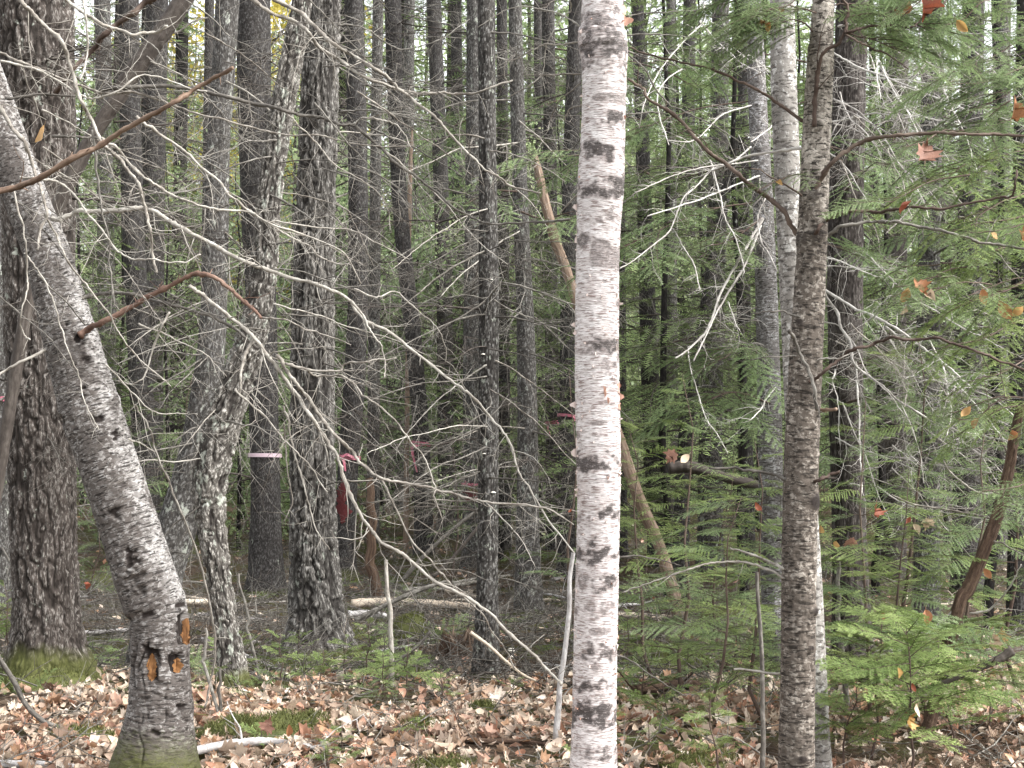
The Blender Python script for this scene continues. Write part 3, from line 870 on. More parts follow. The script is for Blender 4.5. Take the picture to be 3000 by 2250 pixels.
for i, (x0, y0, x1, y1, d, wd, lb) in enumerate([(1680, 1620, 1632, 2150, 7.6, 17, 'whitish thin dead birch stem close beside the white birch'),
                                   (1134, 1640, 1146, 1995, 9.4, 15, 'pale snapped stick standing before the mossy hump'), (2216, 1676, 2246, 2260, 6.3, 15, 'thin grey sapling stem beside the brown fir stem'),
                                   (2455, 1630, 2462, 1905, 8.6, 16, 'thin grey stem standing behind the bright fir sapling'), (1086, 1400, 1092, 1690, 15, 32, 'short brown snag stub standing in the clearing'),
                                   (606, 1840, 596, 1958, 8.0, 10, 'crooked dead stick right beside the leaning fir'), (640, 1960, 648, 2100, 8.0, 11, 'short dark dead stick near the leaning fir'),
                                   (700, 1680, 735, 1870, 9.8, 9, 'greyish thin dead stem between fir and maple')]):
    mt = M['palewood'] if i == 1 else M['rotlog'] if i == 4 else M['greylog'] if i == 0 else M['greywood']
    k = 8
    ps = []
    rng = np.random.default_rng(900 + i)
    for q in np.linspace(0, 1, k):
        ps.append((x0 + (x1 - x0) * q + rng.normal(0, 4), y0 + (y1 - y0) * q, wd * (.7 + .3 * q)))
    trunk('stick%d' % i, 'dead_stick' if i not in (2, 3) else 'sapling_stem', lb, 'dead stick' if i not in (2, 3) else 'sapling', ps, d, .3, mt, 14, .02, h_scale, .002, 330 + i, .15)
# ------------------------------------------------------------------ limbs traced on their trees
NB = [0]
LAST = [None]
def limb(key, mat, w0, w1, d0, d1, dens, pts, name='branch', tl=.34, droop=.35, label=None, wob=1.0, lev=1, tmat=None):
    """a limb through photo points; depth runs from d0 (on its stem) to d1; twigs grow from it"""
    NB[0] += 1
    rng = np.random.default_rng(5000 + NB[0])
    pts = np.array(pts, float)
    L = np.concatenate(([0], np.cumsum(np.linalg.norm(np.diff(pts, axis=0), axis=1))))
    u = L / L[-1]
    dd = d0 + (d1 - d0) * u
    dd[1:] += rng.normal(0, .03 * wob, len(pts) - 1)
    W = np.array([P(x, y, q) for (x, y), q in zip(pts, dd)])
    C = crom(np.column_stack((W, np.interp(u, (0, 1), (w0, w1)) / 2 * dd / F)), 7)
    n = len(C)
    C[1:-1, :3] += rng.normal(0, .0011, (n - 2, 3))
    kk = np.arange(0, n + 3, 3)                # knees of the growth
    kv = rng.normal(0, 1, (len(kk), 3)) * min(.0022, C[0, 3] * .5)
    kv[0] = 0
    for q in range(3): C[:, q] += np.interp(np.arange(n), kk, kv[:, q])
    C[:, 3] *= (1 + rng.normal(0, .09, n)) * .86
    nod = rng.random(n) < .12
    C[nod, 3] *= 1.3
    mb = MB()
    tube(mb, C[:, :3], np.maximum(C[:, 3], .0011), 7 if w0 > 9 else 5, rng.uniform(0, 5))
    # knobs where side twigs have dropped off
    tot = np.concatenate(([0], np.cumsum(np.linalg.norm(np.diff(C[:, :3], axis=0), axis=1))))
    m = int(tot[-1] * dens * 2.1)
    T = np.gradient(C[:, :3], axis=0)
    for q in range(m):
        s = rng.uniform(.06, .99) * tot[-1]
        i = min(int(np.searchsorted(tot, s)), n - 1)
        t = nrm(T[i])
        view = np.array((0, 1, 0.))
        inpl = nrm(np.cross(t, view)) * (1 if rng.random() < .5 else -1)
        side = nrm(inpl * rng.uniform(.4, 1) + rng.normal(0, .45, 3))
        dr = nrm(t * rng.uniform(.15, 1.0) + side * rng.uniform(.6, 1.0))
        ln = tl * (.25 + .95 * rng.random() ** 1.6) * (1.15 - .45 * s / tot[-1])
        if rng.random() < .12:
            twig(mb, C[i, :3], dr, .035 * rng.uniform(.5, 1.6), max(.0014, C[i, 3] * .45), rng, 0, 0)
        else:
            twig(mb, C[i, :3], dr, ln, float(np.clip(C[i, 3] * .42, .0011, .0029)), rng, 2 if rng.random() < .25 else lev, droop)
    for q in range(int(tot[-1] * 9)):      # bud knobs and snapped stubs
        i = int(rng.integers(1, n - 1))
        side = nrm(np.cross(nrm(T[i]), rng.normal(0, 1, 3)))
        twig(mb, C[i, :3], nrm(nrm(T[i]) * .7 + side), rng.uniform(.012, .04), max(.0012, C[i, 3] * .4), rng, 0, 0)
    tr = TR[key]
    o = link(name, mb.mesh(name, mat, tr['org']), tr['th'])
    if label: o['label'] = label
    LAST[0] = o
    return C

Z1 = lambda l: [(x * .4822, y * .4822) for x, y in l]
def ZZ(ox, oy):
    return lambda l: [(ox + x * .4822, oy + y * .4822) for x, y in l]
z1, z2, z3, z4 = ZZ(0, 0), ZZ(700, 0), ZZ(1400, 0), ZZ(2200, 0)
z5, z6, z7, z8 = ZZ(0, 750), ZZ(700, 750), ZZ(1400, 750), ZZ(2200, 750)
y1, y2, y3, y4 = ZZ(0, 1450), ZZ(700, 1450), ZZ(1400, 1450), ZZ(2200, 1450)
pw, ww, gw, dw, rw, bl = (M[k] for k in ('palewood', 'whitewood', 'greywood', 'darkwood', 'redwood', 'brownlimb'))

# leaning fir: limbs low on the stem and from its crown above the picture
limb('fir', M['tanstick'], 24, 13, 5.6, 5.3, .6, [(-40, 570), (55, 545), (110, 525), (200, 470), (295, 425), (380, 370), (490, 312), (560, 267), (610, 238), (680, 197)], tl=.12, label='smooth reddish tan bare limb')
limb('fir', pw, 15, 9, 5.9, 5.8, 5, [(40, -20), (70, 12), (95, 40), (150, 95), (185, 125), (205, 190), (225, 250), (240, 300), (265, 345), (300, 420), (340, 455), (385, 510), (410, 545), (425, 610), (440, 670), (450, 740), (458, 800)])
limb('fir', pw, 17, 5, 6.35, 6.1, 7, [(150, 640), (180, 640), (230, 618), (290, 620), (360, 615), (420, 612), (455, 620), (500, 650), (560, 685), (620, 715), (690, 757), (780, 790), (870, 820), (950, 840), (1010, 870), (1040, 905), (1080, 945), (1150, 980), (1250, 1060), (1330, 1120), (1370, 1150), (1405, 1185), (1440, 1227), (1472, 1258), (1504, 1319), (1520, 1382), (1560, 1440), (1602, 1520), (1684, 1619)])
limb('fir', rw, 22, 11, 6.35, 6.0, 3, [(232, 985), (262, 960), (300, 945), (375, 905), (430, 870), (500, 835), (540, 815), (580, 802), (620, 808), (660, 835), (700, 870), (740, 905), (765, 930)], tl=.2, label='reddish limb rising then drooping')
limb('fir', pw, 14, 9, 6.05, 5.9, 7, [(555, 837), (600, 870), (650, 910), (700, 950), (748, 996), (796, 1054), (840, 1116), (878, 1174), (907, 1218), (950, 1280), (984, 1333), (1000, 1386), (1023, 1444), (1056, 1507), (1086, 1551), (1120, 1590), (1172, 1619), (1220, 1657), (1290, 1712), (1365, 1749), (1440, 1800), (1500, 1865), (1560, 1915), (1600, 1960), (1645, 2005)])
limb('fir', pw, 13, 5, 5.98, 5.9, 6, z6([(230, 600), (290, 690), (350, 780), (430, 870), (510, 1000), (600, 1100), (690, 1190), (750, 1270), (860, 1350), (990, 1370), (1130, 1400), (1260, 1435)]) + [(1400, 1465), (1500, 1473), (1600, 1490), (1680, 1535)])
limb('fir', pw, 8, 4, 5.95, 6.0, 7, [(1115, 1401), (1134, 1440), (1187, 1546), (1221, 1600), (1269, 1652), (1312, 1700), (1365, 1755), (1414, 1800), (1440, 1850), (1480, 1900), (1510, 1960)])
limb('fir', pw, 10, 4, 5.98, 5.9, 7, [(835, 1064), (902, 1083), (990, 1085), (1013, 1066), (1066, 1063), (1105, 1054), (1160, 1050)])
limb('fir', pw, 8, 4, 5.98, 5.85, 8, [(900, 1083), (927, 1104), (989, 1100), (1037, 1126), (1066, 1160), (1110, 1189), (1158, 1237), (1200, 1290), (1240, 1340), (1270, 1410), (1275, 1460), (1295, 1520)])
limb('fir', pw, 15, 6, 6.3, 6.2, 6, [(720, -20), (743, 0), (787, 34), (860, 63), (902, 92), (936, 140), (990, 174), (1047, 212), (1110, 241), (1182, 265), (1226, 275), (1293, 272), (1332, 277), (1375, 275), (1423, 263), (1500, 236)])
limb('fir', pw, 15, 6, 6.3, 6.0, 6, [(790, -20), (811, 0), (883, 38), (927, 82), (975, 125), (1037, 164), (1086, 193), (1134, 227), (1182, 270), (1226, 308), (1279, 347), (1322, 400), (1375, 451), (1423, 497), (1467, 525), (1500, 545), (1583, 565)])
limb('fir', gw, 15, 6, 6.2, 6.3, 7, [(300, 262), (366, 256), (506, 251), (598, 268), (675, 284), (748, 304), (816, 321), (883, 338), (941, 347), (999, 364), (1037, 364), (1047, 376), (1100, 420), (1158, 477), (1216, 516), (1279, 564), (1327, 608), (1375, 632), (1428, 656), (1500, 653), (1580, 650), (1670, 645)])
limb('fir', pw, 7, 4, 6.25, 6.2, 7, [(1037, 364), (1060, 348), (1086, 345), (1134, 354), (1182, 386), (1206, 434)])
limb('fir', pw, 10, 4, 6.2, 6.2, 6, [(-30, 140), (0, 155), (63, 183), (130, 207), (193, 236), (241, 251), (309, 275), (386, 270), (448, 284), (521, 313), (579, 333), (675, 357), (796, 386), (845, 395), (922, 395), (989, 410), (1066, 424), (1144, 431), (1211, 429)])
limb('fir', pw, 9, 5, 5.9, 5.8, 6, [(60, 520), (106, 525), (159, 530), (198, 554), (241, 603), (270, 641), (309, 689), (347, 738), (386, 757), (453, 762), (530, 767), (588, 747)])
limb('fir', pw, 10, 5, 5.8, 5.9, 6, [(300, 405), (309, 419), (342, 429), (376, 477), (424, 521), (482, 559), (545, 588), (627, 612), (723, 622), (800, 660), (900, 690), (1000, 740), (1060, 830)])
limb('fir', pw, 10, 4, 6.1, 6.2, 7, [(400, 340), (429, 366), (482, 400), (545, 448), (593, 492), (646, 535), (675, 574), (723, 612), (796, 661), (845, 689), (902, 718), (931, 747), (970, 767), (1033, 779)])
limb('fir', pw, 6, 3, 6.1, 6.2, 8, [(790, 655), (801, 651), (864, 658), (955, 668), (1037, 675), (1110, 714), (1200, 760)])
limb('fir', gw, 14, 9, 6.45, 6.3, 7, [(200, 890), (236, 875), (275, 863), (338, 858), (400, 866), (434, 875), (482, 887), (530, 900), (603, 919), (660, 948), (700, 972), (740, 1010), (790, 1060)])
limb('fir', pw, 15, 8, 5.7, 5.6, 4, [(-20, 280), (0, 309), (29, 366), (68, 415), (92, 473), (111, 530), (125, 579), (140, 627), (120, 665), (104, 733)], tl=.2)
limb('fir', pw, 8, 4, 5.65, 5.9, 5, [(130, 625), (169, 699), (193, 752), (231, 808), (284, 875), (328, 938), (357, 986), (400, 1044), (439, 1083), (501, 1131)])
limb('fir', pw, 7, 5, 5.7, 5.7, 3, [(35, 540), (43, 583), (63, 651), (77, 714), (80, 800), (80, 846), (63, 909), (68, 977), (87, 996)])
limb('fir', pw, 6, 3, 5.75, 5.8, 4, [(75, 740), (87, 760), (125, 808), (154, 880), (178, 957), (198, 1020), (217, 1068), (236, 1109), (250, 1180), (290, 1260)])
limb('fir', pw, 13, 9, 6.0, 6.0, 5, z1([(360, -30), (410, 0), (500, 70), (620, 140), (720, 180), (800, 210), (920, 195), (1020, 165)]))
limb('fir', bl, 22, 14, 6.2, 6.5, 2, z1([(960, -30), (880, 20), (800, 90), (720, 140), (640, 210), (560, 310), (430, 440), (340, 560)]), tl=.3)
limb('fir', pw, 9, 5, 5.9, 5.8, 6, z1([(0, 370), (120, 400), (260, 440), (460, 560), (560, 600), (700, 560), (860, 460), (1000, 480), (1130, 530), (1250, 560)]))
limb('fir', gw, 10, 7, 5.95, 5.95, 5, z1([(40, 595), (80, 590), (250, 575), (460, 580)]))
limb('fir', pw, 9, 6, 5.9, 5.85, 4, z1([(505, -30), (525, 120), (530, 330), (490, 480)]))
limb('fir', gw, 9, 5, 5.85, 5.9, 5, [(270, 380), (280, 458), (289, 555), (300, 620), (318, 700), (323, 790), (333, 880), (350, 910)])
limb('fir', pw, 12, 8, 6.4, 6.2, 1.5, [(140, 1022), (130, 1027), (58, 1063), (0, 1097), (-40, 1120)], tl=.1)
limb('fir', pw, 8, 4, 6.1, 6.15, 6, [(497, 914), (477, 952), (453, 1000), (434, 1078), (405, 1121), (338, 1116)])
limb('fir', pw, 7, 7, 6.6, 7.2, 3, [(395, 1185), (405, 1203), (434, 1247), (453, 1309), (477, 1367), (501, 1425), (526, 1488), (555, 1561), (598, 1691), (622, 1812), (632, 1908), (615, 2000), (600, 2075)], tl=.22)
limb('fir', pw, 7, 4, 6.0, 6.0, 6, [(690, 1140), (700, 1155), (772, 1218), (825, 1280), (869, 1324), (912, 1372), (960, 1444)])
limb('fir', pw, 7, 4, 6.0, 6.0, 4, [(830, 1190), (840, 1222), (854, 1280), (869, 1353), (893, 1430), (907, 1488), (927, 1551), (965, 1609)])
limb('fir', pw, 6, 3, 6.0, 6.0, 4, [(832, 1240), (835, 1280), (840, 1377), (859, 1464), (830, 1530)])
limb('fir', pw, 12, 8, 6.0, 5.95, 4, [(742, 1000), (714, 1058), (704, 1116), (702, 1160)], tl=.2)
limb('fir', pw, 7, 4, 6.0, 6.0, 6, z6([(140, 375), (270, 390), (400, 440), (520, 480), (680, 540)]))
limb('fir', pw, 9, 4, 6.1, 6.1, 6, z6([(680, 270), (740, 350), (800, 460), (860, 540), (890, 640), (885, 740)]))
limb('fir', pw, 6, 3, 6.1, 6.3, 8, z6([(700, 200), (830, 250), (960, 220), (1050, 300), (1130, 370), (1220, 460), (1260, 560), (1250, 640)]))
limb('fir', pw, 6, 3, 6.1, 6.3, 8, z2([(300, 700), (380, 780), (480, 880), (560, 980), (700, 1070), (830, 1160), (900, 1260), (915, 1400)]))
limb('fir', pw, 5, 3, 6.2, 6.4, 8, z2([(250, 1170), (400, 1190), (520, 1220), (650, 1270), (700, 1350), (760, 1500), (830, 1640)]))
limb('fir', gw, 6, 3, 6.2, 6.3, 7, z1([(1240, 560), (1300, 640), (1400, 760), (1500, 880), (1640, 1000)]))
limb('fir', gw, 5, 3, 6.2, 6.3, 7, z1([(1130, 0), (1300, 120), (1400, 220), (1540, 300), (1640, 360)]))
limb('fir', gw, 5, 3, 6.2, 6.3, 7, z1([(850, 220), (930, 280), (990, 360), (1050, 480), (1130, 590)]))
limb('fir', pw, 5, 3, 6.0, 6.2, 7, z5([(640, 660), (720, 740), (850, 880), (960, 950), (1120, 960), (1200, 960)]))
limb('fir', pw, 5, 3, 6.0, 6.2, 7, z5([(780, 1110), (860, 1140), (940, 1190)]))
limb('fir', gw, 12, 5, 6.3, 6.4, 4, z1([(320, 830), (430, 830), (540, 835), (640, 840)]))
limb('fir', gw, 6, 3, 6.2, 6.6, 8, z2([(600, 150), (760, 170), (900, 260), (1000, 300), (1200, 250), (1400, 120)]))
for i in range(44):
    r_ = random.Random(70 + i)
    x, y = r_.uniform(-40, 1150), r_.uniform(-30, 1000)
    a_ = math.radians(r_.choice((r_.uniform(10, 50), r_.uniform(10, 50), r_.uniform(-40, 80))))
    l_ = r_.uniform(200, 480)
    pts_ = [(x + l_ * t * math.cos(a_) + r_.uniform(-10, 10), y + l_ * t * math.sin(a_) + 60 * t * t + r_.uniform(-10, 10)) for t in (0, .25, .5, .75, 1)]
    limb("fir", [pw, gw, gw][i % 3], r_.uniform(4, 6.5), 2.4, r_.uniform(5.9, 6.6), r_.uniform(6, 7), 7, pts_, tl=.3)

# brown fir: living limbs
limb('brown', bl, 17, 9, 5.75, 5.6, 1.5, [(2358, 712), (2325, 670), (2301, 627), (2258, 583), (2200, 545), (2167, 516), (2123, 477), (2075, 444), (2041, 410), (1998, 357), (1950, 318), (1897, 289), (1882, 256), (1839, 231)], tl=.25)
limb('brown', bl, 13, 5, 5.7, 5.75, 2, [(2370, 370), (2354, 357), (2296, 318), (2258, 289), (2200, 256), (2147, 231), (2099, 207), (2027, 188), (1979, 178), (1906, 162), (1844, 140)], tl=.25)
limb('brown', bl, 17, 9, 5.62, 5.5, 2, [(2386, 372), (2388, 289), (2393, 222), (2412, 159), (2456, 125), (2475, 96), (2480, 58), (2484, 24), (2465, -20)], tl=.25)
limb('brown', bl, 11, 5, 5.52, 5.4, 4, [(2475, 96), (2509, 87), (2547, 77), (2610, 75), (2668, 82), (2706, 53), (2740, 29), (2790, -10)], tl=.25)
limb('brown', bl, 8, 4, 5.52, 5.4, 4, z4([(570, 210), (660, 260), (750, 300), (840, 330), (960, 420)]), tl=.25)
limb('brown', bl, 17, 8, 5.65, 5.3, 1.6, [(2380, 575), (2388, 559), (2407, 521), (2441, 473), (2489, 434), (2538, 410), (2620, 395), (2682, 393), (2755, 388), (2837, 393), (2920, 392), (3040, 398)], tl=.22)
limb('brown', bl, 12, 7, 5.65, 5.3, 2, [(2385, 690), (2398, 670), (2422, 646), (2489, 622), (2538, 620), (2576, 622), (2624, 612), (2682, 605), (2755, 612), (2851, 593), (2923, 581), (2962, 574), (2976, 530), (2979, 501)], tl=.22)
limb('brown', gw, 12, 8, 5.7, 5.5, 2, [(2400, 705), (2427, 685), (2470, 661), (2538, 651), (2610, 649), (2682, 661), (2779, 680), (2851, 704), (2923, 718), (3040, 735)], tl=.25)
limb('brown', bl, 12, 8, 5.62, 5.4, 2, [(2370, 1120), (2383, 1112), (2417, 1088), (2465, 1049), (2513, 1020), (2562, 1006), (2615, 989), (2682, 998), (2745, 989), (2803, 1010), (2875, 1034), (2947, 1063), (3040, 1100)], tl=.25)
limb('brown', gw, 13, 12, 5.5, 5.6, 3, [(2312, 970), (2320, 981), (2345, 1039), (2369, 1088), (2388, 1150), (2392, 1200)], tl=.15)
limb('brown', gw, 12, 7, 5.7, 5.7, 2, [(2320, 1412), (2304, 1406), (2263, 1389), (2200, 1379), (2147, 1372), (2075, 1370)], tl=.15)
limb('brown', bl, 12, 9, 5.66, 5.6, 2, [(2385, 1412), (2402, 1406), (2431, 1391), (2460, 1382)], tl=.12)
limb('brown', M['tanstick'], 16, 13, 5.66, 5.6, 0, [(2385, 1206), (2407, 1203), (2451, 1198)])
limb('brown', pw, 11, 7, 5.7, 5.8, 2, [(2310, 1668), (2292, 1662), (2248, 1643), (2200, 1624), (2140, 1606)], tl=.15)
limb('brown', pw, 9, 5, 5.7, 5.8, 2, [(2310, 1700), (2290, 1690), (2250, 1668), (2200, 1650), (2147, 1643), (2094, 1648), (2027, 1662), (1955, 1691), (1882, 1715), (1820, 1737)], tl=.2)
limb('brown', pw, 10, 7, 5.7, 5.8, 2, [(2300, 1975), (2277, 1973), (2200, 1966), (2150, 1960)], tl=.12)
limb('brown', gw, 7, 4, 5.65, 5.6, 3, z8([(400, 680), (350, 610), (240, 610), (120, 615), (0, 625)]), tl=.2)
limb('brown', gw, 8, 4, 5.65, 5.6, 3, z8([(300, 370), (220, 345), (120, 335), (0, 350)]), tl=.2)
limb('brown', pw, 6, 4, 5.65, 5.6, 2, z8([(380, 650), (450, 620), (560, 615), (640, 560)]), tl=.2)
limb('brown', bl, 8, 4, 5.65, 5.6, 3, z4([(310, 1190), (210, 1120), (120, 1070), (0, 1020)]), tl=.2)

# bleached dead branches of the russet tree
D0, D1 = 10.7, 8.6
for w0_, pts_ in [(9, [(2441, 154), (2509, 193), (2586, 222), (2682, 260), (2759, 294), (2860, 330)]), (8, [(2680, 160), (2716, 183), (2750, 207), (2764, 260), (2793, 323), (2817, 376), (2841, 429), (2860, 500)]),
                 (8, [(2580, 190), (2605, 231), (2634, 284), (2673, 347), (2701, 386), (2740, 470)]), (8, [(2441, 289), (2499, 318), (2547, 357), (2595, 410), (2624, 463), (2663, 516), (2701, 579), (2720, 640)]),
                 (7, z4([(500, 750), (620, 780), (700, 830), (830, 930), (960, 1050), (1100, 1180), (1180, 1290)])), (7, z4([(540, 560), (590, 700), (700, 810), (790, 940)])), (5, z4([(760, 340), (770, 480), (790, 600)])),
                 (6, z4([(700, 470), (860, 480), (1000, 495), (1150, 520), (1350, 570)])), (7, z4([(480, 740), (600, 720), (740, 690), (900, 700), (1100, 720), (1300, 770)])),
                 (13, [(2410, 845), (2489, 895), (2562, 928), (2634, 967), (2706, 1020), (2759, 1059), (2803, 1097), (2846, 1136)]),
                 (13, [(2410, 855), (2451, 914), (2465, 962), (2494, 1006), (2499, 1059), (2538, 1097), (2586, 1131), (2634, 1174), (2673, 1198), (2730, 1232), (2803, 1261), (2875, 1276), (2952, 1292)]),
                 (9, [(2505, 1060), (2509, 1078), (2513, 1160), (2518, 1232), (2521, 1329), (2525, 1401), (2523, 1464)]), (6, [(2600, 1140), (2648, 1198), (2677, 1271), (2697, 1343), (2706, 1415)]),
                 (7, [(2624, 1136), (2682, 1121), (2726, 1114), (2779, 1124), (2812, 1104), (2875, 1100), (2938, 1107)]), (8, z8([(700, -20), (870, 160), (980, 250), (1130, 340), (1290, 440), (1420, 500), (1560, 580), (1640, 610)])),
                 (7, [(2552, 1333), (2619, 1338), (2692, 1353), (2779, 1367), (2865, 1379), (2938, 1394)]), (7, [(2570, 1425), (2634, 1468), (2706, 1492), (2803, 1507), (2904, 1524)]),
                 (9, z8([(620, 560), (680, 430), (740, 370), (800, 320)])), (8, z8([(820, 430), (900, 480), (1050, 480), (1130, 600), (1190, 720)])), (7, z8([(790, 540), (900, 600), (1050, 650), (1160, 740), (1250, 830)])),
                 (6, z8([(450, 400), (540, 430), (640, 560), (700, 700), (780, 780), (860, 860), (930, 960)])), (6, z8([(1170, 650), (1200, 830), (1220, 950), (1190, 1090)])), (6, z8([(860, 1150), (900, 1180), (1020, 1250)])),
                 (6, z8([(460, 10), (560, 40), (680, 90), (760, 130)])), (6, z8([(450, 60), (600, 70), (780, 85), (940, 90)])), (9, z4([(530, 160), (650, 150), (900, 170), (1100, 195), (1350, 205), (1550, 190), (1660, 165)]))]:
    limb('russet', ww, w0_ * .85, max(2.5, w0_ * .35), D0 - .6, D1, 5, pts_, tl=.42, wob=2.0)
for i in range(52):
    r_ = random.Random(170 + i)
    x, y = r_.uniform(2430, 2900), r_.uniform(30, 1400)
    a_ = math.radians(r_.choice((r_.uniform(10, 60), r_.uniform(20, 70), r_.uniform(-50, 100))))
    l_ = r_.uniform(120, 340)
    pts_ = [(x + l_ * t * math.cos(a_) + r_.uniform(-8, 8), y + l_ * t * math.sin(a_) + 30 * t * t + r_.uniform(-8, 8)) for t in (0, .25, .5, .75, 1)]
    limb('russet', [ww, pw, gw][i % 3], r_.uniform(4, 6), 2.2, r_.uniform(8.6, 11), r_.uniform(8, 10.5), 6, pts_, tl=.4)

# bleached forks beside the birch (from the blotched fir)
for w0_, pts_ in [(8, [(2200, 430), (2150, 470), (2085, 497), (2041, 545), (2003, 579), (1979, 637), (1955, 685), (1911, 718), (1858, 762), (1815, 786)]), (8, [(2225, 515), (2200, 525), (2099, 564), (2008, 598), (1897, 632)]),
                 (7, [(2220, 470), (2085, 487), (2027, 497), (1955, 521), (1882, 555), (1824, 593)]), (8, [(2080, 470), (2090, 501), (2109, 569), (2123, 637), (2152, 690), (2172, 752), (2181, 800)]), (8, [(1965, 665), (1974, 675), (1998, 718), (2032, 772), (2050, 850)]),
                 (12, [(2235, 640), (2200, 700), (2172, 750), (2143, 798), (2114, 856), (2085, 933), (2065, 977), (2022, 1020), (1979, 1049)]), (10, [(2230, 660), (2181, 779), (2123, 875), (2090, 938), (2051, 1020), (2032, 1059)]),
                 (6, [(2022, 1015), (2017, 1020), (2022, 1078), (2046, 1155), (2070, 1227), (2104, 1276), (2133, 1329)]), (7, [(2065, 10), (2061, 29), (2056, 68), (2017, 106), (1979, 149), (1935, 203), (1911, 246), (1882, 318), (1873, 376)]),
                 (7, [(2050, 60), (2056, 68), (2094, 116), (2133, 149), (2167, 183), (2230, 215)]), (7, z8([(150, 800), (100, 860), (60, 930), (0, 990)])), (8, z4([(0, 340), (60, 390), (110, 440)])), (8, z4([(130, 760), (60, 820), (0, 860)])), (7, z4([(90, 1200), (40, 1320), (60, 1460), (120, 1560), (160, 1650)])),
                 (5, z7([(1520, 280), (1560, 390), (1590, 450)])), (6, z3([(1240, 420), (1130, 500), (1090, 600), (1110, 720), (1160, 880)])), (6, z3([(1660, 640), (1500, 690), (1400, 780), (1300, 860), (1150, 850)]))]:
    limb('spotted', ww, w0_ * .85, max(3, w0_ * .5), 10.4, 9.2, 6, pts_, tl=.34, wob=2.0)
limb('brown', ww, 11, 6, 5.75, 6.4, 2.5, [(2380, 430), (2310, 440), (2200, 455), (2130, 480), (2085, 500)], tl=.2)

# birch: thin dead side twigs
for w0_, pts_ in [(6, [(1700, 78), (1656, 48), (1607, 31), (1554, 22), (1516, 19), (1458, 43), (1400, 82)]), (6, [(1710, 120), (1641, 130), (1593, 130), (1559, 149), (1516, 169), (1482, 183), (1477, 222), (1492, 241)]),
                 (6, [(1712, 217), (1641, 219), (1593, 222), (1545, 251), (1482, 289)]), (5, z3([(560, 0), (565, 60), (520, 100), (440, 220), (410, 310), (395, 430)])), (5, z3([(630, 500), (560, 560), (500, 610), (450, 700), (420, 800)])),
                 (5, z3([(630, 640), (560, 660), (520, 740)])), (5, z3([(560, 1330), (450, 1340), (250, 1355), (60, 1360), (0, 1335)])), (6, z3([(610, 1180), (560, 1230), (500, 1300)]))]:
    limb('birch', pw, w0_, 3, 6.25, 6.5, 6, pts_, tl=.25)
for w0_, pts_ in [(7, [(1790, 1635), (1815, 1633), (1872, 1628), (1930, 1640), (1993, 1657)]), (6, [(1790, 1915), (1858, 1942), (1906, 1980), (1979, 2024), (2032, 2041)]), (6, z3([(880, 700), (960, 690), (1060, 680), (1160, 690)])),
                 (6, z3([(900, 100), (1000, 80), (1180, 70), (1350, 60), (1500, 30)])), (6, z3([(900, 215), (1100, 210), (1250, 220), (1350, 240)])), (7, z3([(900, 320), (1000, 400), (1060, 510), (1130, 600), (1200, 660), (1320, 710), (1500, 800), (1660, 900)])), (8, z3([(900, 300), (960, 330), (1000, 350), (1150, 380)]))]:
    limb('birch', gw, w0_, 3, 6.2, 6.2, 3, pts_, tl=.25)
limb('leaner', pw, 9, 4, 7.8, 7.6, 3, z8([(1530, 1440), (1400, 1440), (1300, 1390), (1200, 1300), (1170, 1240)]), tl=.2)
limb('leaner', pw, 8, 4, 7.8, 7.7, 3, y4([(1470, 150), (1380, 120), (1200, 90), (1000, 60), (850, 0)]), tl=.2)
limb('leaner', pw, 8, 4, 7.8, 7.6, 4, y4([(1450, 270), (1540, 300), (1660, 370)]), tl=.2)
limb('leaner', pw, 8, 4, 7.8, 7.6, 4, y4([(1330, 720), (1450, 690), (1540, 600), (1600, 510), (1640, 420)]), tl=.2)
limb('leaner', gw, 9, 5, 7.8, 7.6, 4, y4([(1260, 690), (1180, 740), (1100, 820), (1010, 880)]), tl=.2)
limb('topdiag', gw, 10, 4, 7.6, 7.8, 5, z1([(950, 170), (1060, 200), (1160, 140), (1260, 100)]), tl=.3)
limb('topdiag', dw, 9, 4, 7.6, 7.6, 5, z1([(690, 740), (840, 740), (1000, 760), (1150, 690)]), tl=.3)

# thin dead sprays of the nearer stems, filling the middle distance
rr_ = random.Random(31)
for i in range(96):
    key = rr_.choice(('plate', 'slim', 'shag', 'curve', 'plate', 'warty'))
    tr = TR[key]
    y = rr_.uniform(60, 1500)
    p, r = at_y(tr, y)
    x0, d0_ = PX(np.array([p]))[0, 0], p[1]
    a_ = rr_.uniform(-.35, .75)
    sg = rr_.choice((-1, 1))
    l_ = rr_.uniform(180, 420)
    pts_ = [(x0 + sg * l_ * t * math.cos(a_), y + l_ * t * math.sin(a_) * .8 + 70 * t * t + rr_.uniform(-9, 9)) for t in (0, .25, .5, .75, 1)]
    limb(key, [pw, gw, gw][i % 3], rr_.uniform(4.5, 8), 2.2, d0_ - .05, d0_ + rr_.uniform(-1.6, .6), 6, pts_, tl=.45)

